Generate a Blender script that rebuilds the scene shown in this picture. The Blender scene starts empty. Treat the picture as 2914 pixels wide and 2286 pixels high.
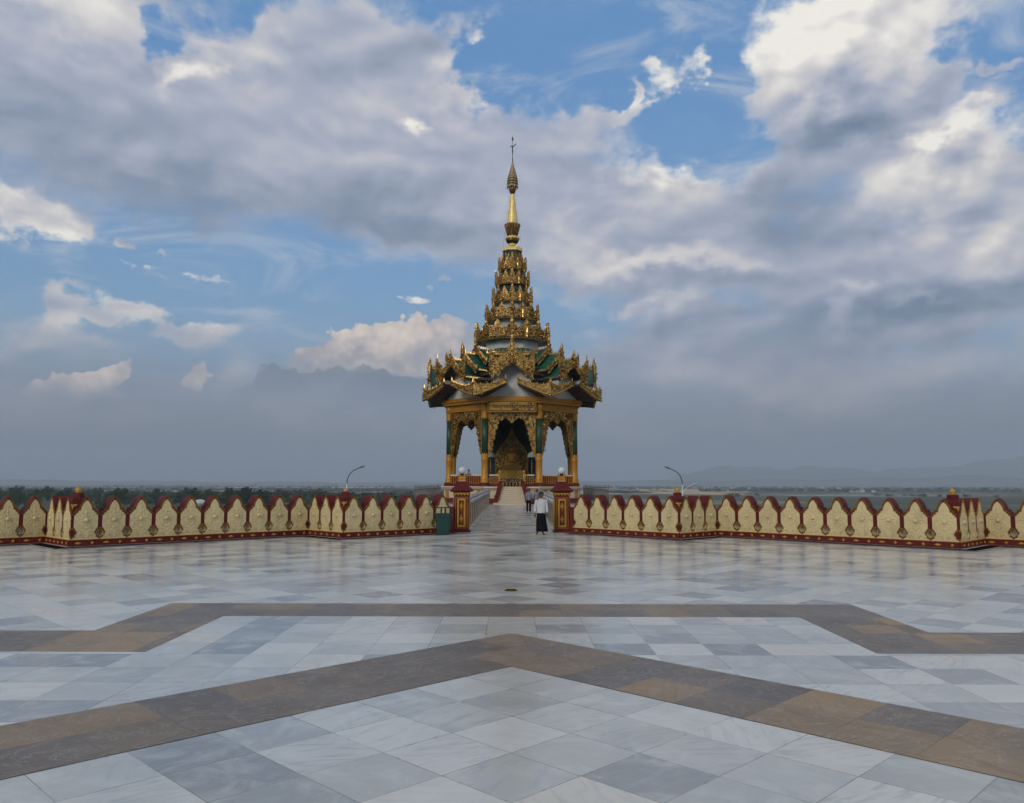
import bpy, bmesh, math, random
from mathutils import Vector, Matrix
from mathutils.geometry import tessellate_polygon
PI = math.pi
C = bpy.context.scene.collection
R = random.Random(11)
T = Matrix.Translation
def Rz(a): return Matrix.Rotation(a, 4, 'Z')
def Rx(a): return Matrix.Rotation(a, 4, 'X')
def Ry(a): return Matrix.Rotation(a, 4, 'Y')
def S3(x, y, z): return Matrix.Diagonal((x, y, z, 1))

class MB:
    """collects shapes; build() links them as ONE mesh object"""
    def __init__(s): s.v = []; s.f = []; s.m = []; s.sm = []
    def add(s, vs, fs, mat=0, M=None, smooth=False):
        o = len(s.v)
        s.v += [tuple(M @ Vector(p)) if M is not None else tuple(p) for p in vs]
        for f in fs:
            s.f.append(tuple(i+o for i in f)); s.m.append(mat); s.sm.append(smooth)
        return s
    def box(s, x0, x1, y0, y1, z0, z1, mat=0, M=None):
        return s.add([(x0,y0,z0),(x1,y0,z0),(x1,y1,z0),(x0,y1,z0),(x0,y0,z1),(x1,y0,z1),(x1,y1,z1),(x0,y1,z1)],
                     [(0,3,2,1),(4,5,6,7),(0,1,5,4),(1,2,6,5),(2,3,7,6),(3,0,4,7)], mat, M)
    def lathe(s, prof, n=24, mat=0, M=None, ph=0.0, smooth=True, cap=True, ex=1.0, ey=1.0):
        vs = []; fs = []
        for r, z in prof:
            for k in range(n):
                a = 2*PI*k/n+ph; vs.append((r*math.cos(a)*ex, r*math.sin(a)*ey, z))
        for i in range(len(prof)-1):
            for k in range(n):
                k2 = (k+1) % n; fs.append((i*n+k, i*n+k2, (i+1)*n+k2, (i+1)*n+k))
        s.add(vs, fs, mat, M, smooth)
        if cap:
            o = len(s.v)-len(vs)
            if prof[0][0] > 1e-4: s.f.append(tuple(o+k for k in reversed(range(n)))); s.m.append(mat); s.sm.append(False)
            if prof[-1][0] > 1e-4: s.f.append(tuple(o+(len(prof)-1)*n+k for k in range(n))); s.m.append(mat); s.sm.append(False)
        return s
    def octo(s, prof, mat=0, M=None, cap=True):
        """octagon with a face to the front; profile of (apothem, z)"""
        return s.lathe([(a/math.cos(PI/8), z) for a, z in prof], 8, mat, M, PI/8, False, cap)
    def tube(s, pts, r, n=8, mat=0, M=None, smooth=True, cap=True):
        pts = [Vector(p) for p in pts]; rs = r if isinstance(r, (list, tuple)) else [r]*len(pts)
        vs = []; fs = []; prev = None
        for i, p in enumerate(pts):
            d = (pts[min(i+1, len(pts)-1)]-pts[max(i-1, 0)]).normalized()
            u = prev-d*prev.dot(d) if prev is not None else d.orthogonal()
            u = u.normalized() if u.length > 1e-5 else d.orthogonal().normalized()
            prev = u; w = d.cross(u)
            for k in range(n):
                a = 2*PI*k/n; vs.append(p+(u*math.cos(a)+w*math.sin(a))*rs[i])
        for i in range(len(pts)-1):
            for k in range(n):
                k2 = (k+1) % n; fs.append((i*n+k, i*n+k2, (i+1)*n+k2, (i+1)*n+k))
        if cap: fs.append(tuple(reversed(range(n)))); fs.append(tuple((len(pts)-1)*n+k for k in range(n)))
        return s.add(vs, fs, mat, M, smooth)
    def prism(s, poly, d0, d1, mat=0, M=None, side=None):
        """poly of (x, z) extruded along y from d0 (front) to d1"""
        n = len(poly); tri = tessellate_polygon([[Vector((x, z, 0)) for x, z in poly]])
        vs = [(x, d0, z) for x, z in poly]+[(x, d1, z) for x, z in poly]
        area = sum(poly[i][0]*poly[(i+1) % n][1]-poly[(i+1) % n][0]*poly[i][1] for i in range(n))
        fr = []; bk = []
        for a, b, c in tri:
            ar = (poly[b][0]-poly[a][0])*(poly[c][1]-poly[a][1])-(poly[c][0]-poly[a][0])*(poly[b][1]-poly[a][1])
            t = (a, b, c) if ar > 0 else (a, c, b)
            fr.append(t); bk.append(tuple(i+n for i in reversed(t)))
        s.add(vs, fr+bk, mat, M)
        sd = []
        for i in range(n):
            j = (i+1) % n; q = (i, i+n, j+n, j); sd.append(q if area > 0 else tuple(reversed(q)))
        o = len(s.v)-2*n
        for q in sd: s.f.append(tuple(i+o for i in q)); s.m.append(mat if side is None else side); s.sm.append(False)
        return s
    def ball(s, c, r, n=12, m=8, mat=0, M=None, sc=(1, 1, 1), smooth=True):
        prof = [(max(1e-5, r*math.sin(PI*i/m)), -r*math.cos(PI*i/m)) for i in range(m+1)]
        X = T(c) @ S3(*sc)
        return s.lathe(prof, n, mat, (M @ X) if M is not None else X, 0, smooth, False)
    def spike(s, x, y, z, w, h, mat=0, M=None, lean=0.0, d=None):
        d = w*.6 if d is None else d
        return s.add([(x-w/2, y, z), (x, y-d/2, z), (x+w/2, y, z), (x, y+d/2, z), (x-w*.62, y, z+h*.3), (x, y-d*.7, z+h*.3), (x+w*.62, y, z+h*.3), (x, y+d*.7, z+h*.3), (x+lean, y, z+h)],
                     [(0,1,5,4),(1,2,6,5),(2,3,7,6),(3,0,4,7),(4,5,8),(5,6,8),(6,7,8),(7,4,8)], mat, M)
    def mesh(s, name, mats):
        me = bpy.data.meshes.new(name); me.from_pydata(s.v, [], s.f)
        for m in mats: me.materials.append(m)
        me.polygons.foreach_set('material_index', s.m); me.polygons.foreach_set('use_smooth', s.sm)
        me.update(); return me
    def build(s, name, mats, parent=None, M=None):
        return link(name, s.mesh(name, mats if isinstance(mats, (list, tuple)) else [mats]), parent, M)

def link(name, data, parent=None, M=None):
    o = bpy.data.objects.new(name, data); C.objects.link(o)
    if parent is not None: o.parent = parent
    if M is not None: o.matrix_local = M
    return o
def tag(o, label=None, cat=None, group=None, kind=None):
    if label: o['label'] = label
    if cat: o['category'] = cat
    if group: o['group'] = group
    if kind: o['kind'] = kind
    return o
def thing(name, label, cat, loc=(0, 0, 0), rz=0.0, group=None):
    o = bpy.data.objects.new(name, None); C.objects.link(o); o.empty_display_size = .3
    o.location = loc; o.rotation_euler = (0, 0, rz)
    return tag(o, label, cat, group)
def copy_tree(o, parent=None):
    c = o.copy(); C.objects.link(c)
    if parent is not None: c.parent = parent
    for ch in o.children: copy_tree(ch, c)
    return c
def lerp(a, b, t): return a+(b-a)*t
def along(pts, step):
    """points at even steps on a 2D polyline, with direction"""
    out = []; acc = step/2
    for (a, b) in zip(pts, pts[1:]):
        L = math.hypot(b[0]-a[0], b[1]-a[1]); d = ((b[0]-a[0])/L, (b[1]-a[1])/L)
        while acc <= L: out.append((a[0]+d[0]*acc, a[1]+d[1]*acc, d)); acc += step
        acc -= L
    return out
def inside(p, poly):
    x, y = p; c = False; n = len(poly)
    for i in range(n):
        x1, y1 = poly[i]; x2, y2 = poly[(i+1) % n]
        if (y1 > y) != (y2 > y) and x < (x2-x1)*(y-y1)/(y2-y1)+x1: c = not c
    return c
HAZE_DENSITY, SUN_E, SUN_ANGLE = 1.6e-4, 1.15, 14
# ---------------------------------------------------------------- sky
CAMF = 2313.0; CAMT = 0.1003; PITCH = math.atan(CAMT)
def dpx(x, y):
    """picture position (2177 wide) -> (azimuth, elevation) of that patch of sky"""
    s = 2914/2177
    X = (x*s-1457)/CAMF; Y = (1143-y*s)/CAMF
    d = Vector((X, math.cos(PITCH)-Y*math.sin(PITCH), math.sin(PITCH)+Y*math.cos(PITCH))).normalized()
    return math.atan2(d.x, d.y), math.asin(d.z)

class NT:
    """tiny helper to write node maths"""
    def __init__(s, tree): s.t = tree
    def node(s, typ, **kw):
        n = s.t.nodes.new(typ)
        for k, v in kw.items(): setattr(n, k, v)
        return n
    def put(s, sock, v):
        if hasattr(v, 'is_output'): s.t.links.new(v, sock)
        elif v is not None: sock.default_value = v
    def m(s, op, a, b=None, c=None, clamp=False):
        n = s.node('ShaderNodeMath', operation=op, use_clamp=clamp)
        s.put(n.inputs[0], a)
        if b is not None: s.put(n.inputs[1], b)
        if c is not None: s.put(n.inputs[2], c)
        return n.outputs[0]
    def v(s, op, a, b=None, c=None):
        n = s.node('ShaderNodeVectorMath', operation=op)
        s.put(n.inputs[0], a)
        if b is not None: s.put(n.inputs[1], b)
        if c is not None: s.put(n.inputs[2], c)
        return n.outputs['Value'] if op in ('LENGTH', 'DOT_PRODUCT', 'DISTANCE') else n.outputs[0]
    def add(s, a, b): return s.m('ADD', a, b)
    def sub(s, a, b): return s.m('SUBTRACT', a, b)
    def mul(s, a, b): return s.m('MULTIPLY', a, b)
    def mad(s, a, b, c): return s.m('MULTIPLY_ADD', a, b, c)
    def ss(s, x, lo, hi, a=0.0, b=1.0, smooth=True):
        n = s.node('ShaderNodeMapRange', interpolation_type='SMOOTHSTEP' if smooth else 'LINEAR')
        s.put(n.inputs['Value'], x); n.inputs['From Min'].default_value = lo; n.inputs['From Max'].default_value = hi
        n.inputs['To Min'].default_value = a; n.inputs['To Max'].default_value = b
        return n.outputs[0]
    def noise(s, vec, scale, detail=4, rough=.5, dist=0.0, dim='3D', out=0):
        n = s.node('ShaderNodeTexNoise', noise_dimensions=dim)
        s.put(n.inputs['Vector'], vec)
        n.inputs['Scale'].default_value = scale; n.inputs['Detail'].default_value = detail
        n.inputs['Roughness'].default_value = rough; n.inputs['Distortion'].default_value = dist
        return n.outputs[out]
    def mix(s, f, a, b, mode='MIX'):
        n = s.node('ShaderNodeMix', data_type='RGBA', blend_type=mode)
        s.put(n.inputs[0], f)
        s.put(n.inputs[6], a if hasattr(a, 'is_output') else (*a, 1)); s.put(n.inputs[7], b if hasattr(b, 'is_output') else (*b, 1))
        return n.outputs[2]
    def ramp(s, f, stops, interp='LINEAR'):
        n = s.node('ShaderNodeValToRGB'); s.put(n.inputs[0], f); r = n.color_ramp; r.interpolation = interp
        while len(r.elements) > 1: r.elements.remove(r.elements[-1])
        r.elements[0].position = stops[0][0]; r.elements[0].color = (*stops[0][1], 1)
        for p, c in stops[1:]:
            e = r.elements.new(p); e.color = (*c, 1)
        return n.outputs[0]
    def xyz(s, x, y, z=0.0):
        n = s.node('ShaderNodeCombineXYZ'); s.put(n.inputs[0], x); s.put(n.inputs[1], y); s.put(n.inputs[2], z); return n.outputs[0]
    def sep(s, v):
        n = s.node('ShaderNodeSeparateXYZ'); s.put(n.inputs[0], v); return n.outputs
    def blobs(s, p, rows, base=0.0):
        """sum of soft ellipses; the running sum rides along as z (scaled away) so that the sums are worked out one after the other"""
        px_, py_ = p; acc = base
        for (cx, cy, rx, ry, rot, amp) in rows:
            a, e = dpx(cx, cy); k = abs(dpx(cx+1, cy)[0]-a)
            sx, sy = 1/(rx*k), 1/(ry*k)
            v = s.xyz(px_, py_, acc)
            if rot:
                n = s.node('ShaderNodeMapping', vector_type='TEXTURE'); s.put(n.inputs[0], v)
                n.inputs['Location'].default_value = (a, e, 0); n.inputs['Rotation'].default_value = (0, 0, -rot)
                n.inputs['Scale'].default_value = (rx*k, ry*k, 1e9); q = n.outputs[0]
            else:
                q = s.v('MULTIPLY_ADD', v, (sx, sy, 0), (-a*sx, -e*sy, 0))
            acc = s.add(acc, s.ss(s.v('LENGTH', q), 0.0, 1.0, amp, 0.0))
        return acc

def srgb(r, g, b):
    f = lambda c: (c/255/12.92) if c/255 < .04045 else ((c/255+.055)/1.055)**2.4
    return (f(r), f(g), f(b))

SUN_EL, SUN_AZ = math.radians(24), math.radians(205)   # azimuth from +Y towards +X
def build_world():
    w = bpy.data.worlds.new("World"); bpy.context.scene.world = w; w.use_nodes = True
    t = w.node_tree; t.nodes.clear(); N = NT(t)
    out = N.node('ShaderNodeOutputWorld'); bg = N.node('ShaderNodeBackground'); t.links.new(bg.outputs[0], out.inputs[0])
    STR = 0.12; bg.inputs[1].default_value = STR
    K = lambda c: tuple(x/STR for x in c)
    sky = N.node('ShaderNodeTexSky', sky_type='NISHITA', sun_disc=False)
    sky.sun_elevation = SUN_EL; sky.sun_rotation = SUN_AZ; sky.dust_density = 1.6; sky.ozone_density = 1.5; sky.altitude = 200
    tc = N.node('ShaderNodeTexCoord')
    x, y, z = N.sep(tc.outputs['Generated'])
    az = N.m('ARCTAN2', x, y); el = N.m('ARCSINE', z)
    p = N.xyz(az, el)
    # ragged edges: the places of the clouds are looked up through a wandering offset
    q1 = N.v('MULTIPLY', p, (1, 1.5, 1)); q2 = N.v('MULTIPLY_ADD', p, (1, 1.4, 1), (3.1, 7.7, 0))
    u1 = N.noise(q1, 7, 6, .56, 0, '2D'); v1 = N.noise(N.v('ADD', q1, (31.7, 4.2, 0)), 7, 6, .56, 0, '2D')
    u2 = N.noise(q2, 26, 4, .6, 0, '2D'); v2 = N.noise(N.v('ADD', q2, (17.3, 9.1, 0)), 26, 4, .6, 0, '2D')
    off = N.v('MULTIPLY_ADD', N.xyz(u2, v2), (.035, .03, 0), (-.0175-.11, -.015-.06, 0))
    off = N.v('MULTIPLY_ADD', N.xyz(u1, v1), (.22, .12, 0), off)
    pw = N.v('ADD', p, off)
    wx, wy, wz = N.sep(pw); pw = (wx, wy); pp = (az, el)
    n1 = N.noise(N.v('MULTIPLY', p, (1, 1.9, 1)), 6.5, 7, .54, .2, '2D')
    n2 = N.noise(N.v('MULTIPLY_ADD', p, (1, 1.5, 1), (5, 2, 0)), 20, 6, .56, 0, '2D')
    n1b = N.noise(N.v('MULTIPLY_ADD', p, (1, 1.9, 1), (.010, -.030, 0)), 6.5, 3, .5, .2, '2D')
    n1a = N.noise(N.v('MULTIPLY', p, (1, 1.9, 1)), 6.5, 3, .5, .2, '2D')
    relief = N.mul(N.sub(n1a, n1b), .75)
    # ---- main cloud decks
    D = DENS
    dens = N.blobs(pw, D, 0.0)
    dens = N.mad(N.sub(n1, .5), 1.1, dens)
    dens = N.mad(N.sub(n2, .5), .45, dens)
    crisp = N.m('MINIMUM', N.blobs(pp, CRISP, 0.0), 1.0)
    dens = N.mad(N.mul(N.sub(n2, .5), crisp), .75, dens)
    alpha = N.add(N.mul(N.ss(dens, .14, 1.0), N.sub(1.0, crisp)), N.mul(N.ss(dens, .24, .84), crisp))
    br = N.blobs(pw, BRIGHT, .50)
    br = N.add(br, N.mul(relief, 1.0))
    br = N.mad(N.sub(n2, .5), .15, br)
    br = N.mad(N.sub(n1, .5), .14, br)
    thin = N.ss(dens, .30, 1.1, .10, 0.0)
    br = N.add(br, thin)
    br = N.mad(N.mul(crisp, N.ss(dens, .45, 1.5, 1.0, 0.0)), .30, br)
    br = N.mad(N.mul(N.mul(N.sub(n1a, n1b), crisp), 1.0), 1.1, br)
    br = N.mad(N.mul(N.sub(n2, .5), crisp), .3, br)
    col = N.ramp(br, [(0.0, K(srgb(*SK0))), (.25, K(srgb(*SK1))), (.5, K(srgb(*SK2))), (.75, K(srgb(*SK3))), (1.0, K(srgb(*SK4)))])
    # ramp colours are clamped to 1 in the interface only; values above 1 are kept
    blue = N.mix(.85, sky.outputs[0], N.ramp(N.ss(el, 0, .5, 0, 1, False), [(0, K(srgb(128, 152, 174))), (.28, K(srgb(128, 166, 198))), (.55, K(srgb(114, 158, 203))), (1, K(srgb(99, 147, 200)))]))
    ci = N.noise(N.v('MULTIPLY_ADD', p, (1.0, 3.2, 1), (9, 4, 0)), 5, 7, .62, .6, '2D')
    blue = N.mix(N.ss(ci, .47, .78, 0, .55), blue, K(srgb(206, 210, 216)))
    c = N.mix(alpha, blue, col)
    # ---- low veil
    ve = N.add(el, N.mul(N.sub(n1, .5), .05))
    va = N.ss(ve, .225, .06, 0.0, .95)
    vcol = N.ramp(N.ss(el, 0, .20, 0, 1, False), [(0, K(srgb(112, 125, 140))), (.35, K(srgb(131, 139, 154))), (.65, K(srgb(140, 149, 166))), (1, K(srgb(150, 163, 183)))])
    vcol = N.mix(N.mul(N.ss(n1, .45, .68, 0, .5), N.ss(el, .03, .16, .25, 1)), vcol, K(srgb(182, 174, 178)))
    vcol = N.mix(N.mul(N.ss(n1, .5, .32, 0, .5), N.ss(el, .08, .2)), vcol, K(srgb(118, 142, 172)))
    c = N.mix(va, c, vcol)
    # ---- far cumulus, crisp, rosy
    vo = N.node('ShaderNodeTexVoronoi', voronoi_dimensions='2D', feature='SMOOTH_F1'); N.put(vo.inputs['Vector'], N.v('MULTIPLY_ADD', N.xyz(u2, v2), (.02, .02, 0), p))
    vo.inputs['Scale'].default_value = 44; vo.inputs['Smoothness'].default_value = .5
    vo2 = N.node('ShaderNodeTexVoronoi', voronoi_dimensions='2D', feature='SMOOTH_F1'); N.put(vo2.inputs['Vector'], p)
    vo2.inputs['Scale'].default_value = 105; vo2.inputs['Smoothness'].default_value = .5
    puff = N.sub(.9, N.mad(vo2.outputs['Distance'], .5, vo.outputs['Distance']))
    cd = N.mad(puff, .55, N.blobs(pp, CUM, -.15))
    ca = N.mul(N.ss(cd, .30, .39), N.ss(el, .07, .125))
    fade = N.blobs(pp, CUMFADE, 0.0)
    ca = N.mul(ca, N.m('MINIMUM', fade, 1.0))
    cb = N.mad(puff, .34, N.mad(relief, 1.1, .22))
    cb = N.mad(N.sub(n2, .5), .5, cb)
    cb = N.add(cb, N.blobs(pp, CUMB, .06))
    ccol = N.ramp(cb, [(0, K(srgb(146, 150, 163))), (.35, K(srgb(174, 172, 178))), (.62, K(srgb(210, 199, 193))), (.95, K(srgb(236, 223, 211)))])
    c = N.mix(ca, c, ccol)
    # ---- slate heaps in front of them
    sd = N.mad(puff, .46, N.blobs(pp, SLATE, -.15))
    sa = N.mul(N.ss(sd, .27, .40), N.ss(n1, .3, .7, .95, .66))
    sa = N.mul(sa, N.m('MINIMUM', N.blobs(pp, SLATEFADE, 0.0), 1.0))
    c = N.mix(N.mul(sa, N.ss(el, .075, .135)), c, N.ramp(N.ss(el, .10, .18, 0, 1, False), [(0, K(srgb(122, 133, 150))), (1, K(srgb(116, 130, 150)))]))
    # overhead and behind the visitor: unseen broken pale cloud, added for warmer, brighter light
    rest = N.m('MAXIMUM', N.ss(el, .52, .85), N.ss(N.m('ABSOLUTE', az), .75, 1.2))
    rc = N.mix(N.ss(n1, .38, .58), K(srgb(128, 160, 196)), N.mix(N.ss(n2, .3, .7), K(srgb(178, 180, 184)), K(srgb(246, 238, 224))))
    c = N.mix(N.mul(rest, N.ss(el, .02, .16, .35, 1.0)), c, rc)
    t.links.new(c, bg.inputs[0])
    # sky below the horizon (never seen: the ground covers it)
    return w
SK0, SK1, SK2, SK3, SK4 = (116, 134, 157), (142, 155, 177), (172, 179, 197), (212, 210, 212), (248, 244, 236)
DENS = [
 (90,40,480,250,0,1.2),(200,260,900,300,.10,1.3),(640,250,560,270,.22,1.2),(900,360,560,250,.3,1.1),(960,210,260,150,.4,.7),
 (1150,450,500,210,.25,1.0),(1380,470,430,180,.1,1.1),(1480,570,540,150,.05,1.0),(760,90,360,130,.1,.9),(910,170,220,130,.3,.6),(1870,480,170,90,.2,.7),
 (1820,90,400,270,0,1.5),(1900,290,300,190,0,1.2),(2040,160,140,70,-.3,.7),
 (2080,420,330,220,.2,1.3),(2080,600,420,200,0,1.2),(1800,640,480,190,0,1.0),(1660,480,200,190,.5,.8),(1640,380,190,80,0,.6),
 (1440,185,110,42,.1,.85),(1335,198,50,30,-.4,.75),(1330,240,180,26,-.15,.55),(1230,275,180,75,.1,.8),(1010,50,110,80,-.4,.65),
 (340,55,80,60,.5,-1.0),(560,15,150,40,0,-.5),(1180,120,240,160,0,-.8),(1400,70,170,120,0,-.8),(1560,270,150,100,.5,-.7),
 (60,480,230,115,.2,1.3),(285,503,80,32,.1,.95),(312,568,65,34,.3,.95),(450,600,46,26,-.3,.85),(850,632,80,22,.1,.9),(405,547,38,28,0,.7),(950,612,36,18,0,.7),(628,558,32,16,0,.6),
 (330,690,360,56,.06,.95),(150,675,100,70,.2,.9),(60,730,260,80,0,.6),(250,570,260,60,.15,-.3),(620,610,380,80,.1,-.6),(1180,640,120,60,0,-.25),
 (1480,690,130,52,.5,.9),(1340,660,110,40,.1,.8),(1300,730,300,80,0,.7),(1780,650,120,66,.5,.9),(1950,640,120,36,-.1,.9),(1500,800,1000,170,0,.75),(300,800,560,110,0,.55),(2150,150,44,28,0,.8),(2160,185,70,30,0,.9),
]
BRIGHT = [
 (1700,50,280,150,0,.55),(1900,60,240,130,0,.3),(1560,130,70,90,0,.3),(1950,280,190,55,.05,.4),(2030,260,220,55,0,.25),(1900,350,60,50,.5,.15),
 (520,110,160,80,-.2,.24),(410,165,60,80,.3,.36),(840,272,60,34,0,.5),(980,200,140,85,0,.18),(770,240,120,60,0,.1),(150,30,300,90,0,.26),
 (1300,545,440,56,.06,.38),(1400,345,170,64,.1,.3),(1180,480,160,44,.1,.2),(1960,420,280,100,.3,.2),(2140,520,150,64,0,.2),(1340,430,160,40,0,.1),
 (50,440,140,50,.3,.4),(70,500,150,60,.3,.2),(285,503,75,28,0,.25),(312,568,60,30,0,.25),(450,600,42,22,0,.25),(850,632,75,18,0,.2),
 (170,675,120,60,.2,.2),(420,675,200,24,.05,.15),(1480,690,120,46,.5,.25),(1340,660,100,34,0,.25),(1780,650,110,60,.5,.25),(1950,635,110,30,0,.3),(1440,185,110,42,0,.25),
 (300,430,700,150,.1,-.40),(150,240,460,120,.1,-.20),(900,490,460,110,.2,-.30),(1250,490,260,40,.1,-.1),(1500,610,540,54,0,-.2),(1720,430,260,170,.5,-.30),(1800,250,200,90,.1,-.3),(2000,640,440,70,0,-.22),(1700,710,700,160,0,-.26),(1000,340,300,120,.2,-.05),(1550,420,200,60,0,-.1),
]
CRISP = [(1780,90,430,260,0,1.4),(2040,400,300,260,0,1.2),(1950,640,320,110,0,.9),(60,480,260,130,.2,1.4),(300,540,220,100,0,1.0),(300,680,360,80,0,.8),(860,630,140,50,0,1.0),(1440,190,240,120,0,1.2),(1450,370,280,110,0,.8),(1480,680,240,90,0,.9),(480,110,170,100,0,.7),(1010,60,140,120,0,.7),(990,190,130,80,0,.6)]
CUM = [(690,765,120,60,-.3,.85),(790,735,150,70,-.1,.9),(900,720,150,80,-.1,.95),(970,730,80,75,0,.7),(240,795,90,40,-.4,.9),(130,825,100,56,-.3,.9),(200,830,110,50,-.1,.8),(80,845,70,36,0,.7),(415,800,46,60,.3,.8),(650,775,70,46,-.3,.7),(850,770,200,60,0,.7)]
CUMFADE = [(800,730,360,150,0,1.8),(170,805,210,100,-.1,1.7),(415,795,80,74,0,1.0)]
CUMB = [(820,705,280,80,0,.36),(800,810,320,60,0,-.2),(190,795,190,70,-.2,.3),(415,795,80,60,0,.2)]
SLATE = [(575,814,80,80,0,.9),(640,844,120,70,0,.85),(690,829,90,70,0,.85),(765,824,110,72,0,.95),(820,839,110,62,0,.9),(890,849,110,66,0,.9),(950,854,110,60,0,.8),(760,894,330,90,0,.9),(520,864,110,50,0,.6)]
SLATEFADE = [(760,820,420,150,0,2.2)]
# ---------------------------------------------------------------- materials
def new_mat(name):
    m = bpy.data.materials.new(name); m.use_nodes = True
    t = m.node_tree; b = t.nodes['Principled BSDF']; return m, NT(t), b
def paint(name, col, rough=.5, metal=0.0, var=.18, scale=3.0, bump=0.0, bscale=40, dirt=.0, dcol=(.05, .04, .03), spec=.5, obj=True):
    """painted or gilded surface: colour wanders a little, roughness too, optional fine relief and patches of dirt or painted shade"""
    m, N, b = new_mat(name); tc = N.node('ShaderNodeTexCoord'); oi = N.node('ShaderNodeObjectInfo'); rn = oi.outputs['Random']
    v = N.v('ADD', tc.outputs['Object'], N.xyz(N.mul(rn, 57.0), N.mul(rn, 23.0), N.mul(rn, 91.0)))
    n = N.noise(v, scale, 5, .6)
    k = N.mul(N.ss(n, .25, .75, 1-var, 1+var, False), N.ss(rn, 0, 1, 1-var*.35, 1+var*.35, False))
    c = N.mix(1.0, col, N.xyz(k, k, k), 'MULTIPLY')
    if dirt:
        d = N.noise(N.v('MULTIPLY', v, (1, 1, .35)), scale*2.3, 6, .65)
        c = N.mix(N.ss(d, .5, .75, 0, dirt), c, dcol)
    N.put(b.inputs['Base Color'], c)
    N.put(b.inputs['Roughness'], N.ss(N.noise(v, scale*2, 3), .3, .7, rough*.8, min(1, rough*1.2), False))
    b.inputs['Metallic'].default_value = metal; b.inputs['Specular IOR Level'].default_value = spec
    if bump:
        bp = N.node('ShaderNodeBump'); bp.inputs['Strength'].default_value = bump; bp.inputs['Distance'].default_value = .02
        N.put(bp.inputs['Height'], N.noise(v, bscale, 4, .6)); N.put(b.inputs['Normal'], bp.outputs[0])
    return m
def checks(name, c1, c2, c3, sz):
    """checked cloth"""
    m, N, b = new_mat(name); tc = N.node('ShaderNodeTexCoord'); x, y, z = N.sep(tc.outputs['Object'])
    fx = N.m('GREATER_THAN', N.m('FRACT', N.mul(N.add(x, y), 1/sz)), .5); fz = N.m('GREATER_THAN', N.m('FRACT', N.mul(z, 1/sz)), .5)
    c = N.mix(fx, c1, c2); c = N.mix(N.mul(fz, .65), c, c3)
    N.put(b.inputs['Base Color'], c); b.inputs['Roughness'].default_value = .9; return m

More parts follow.
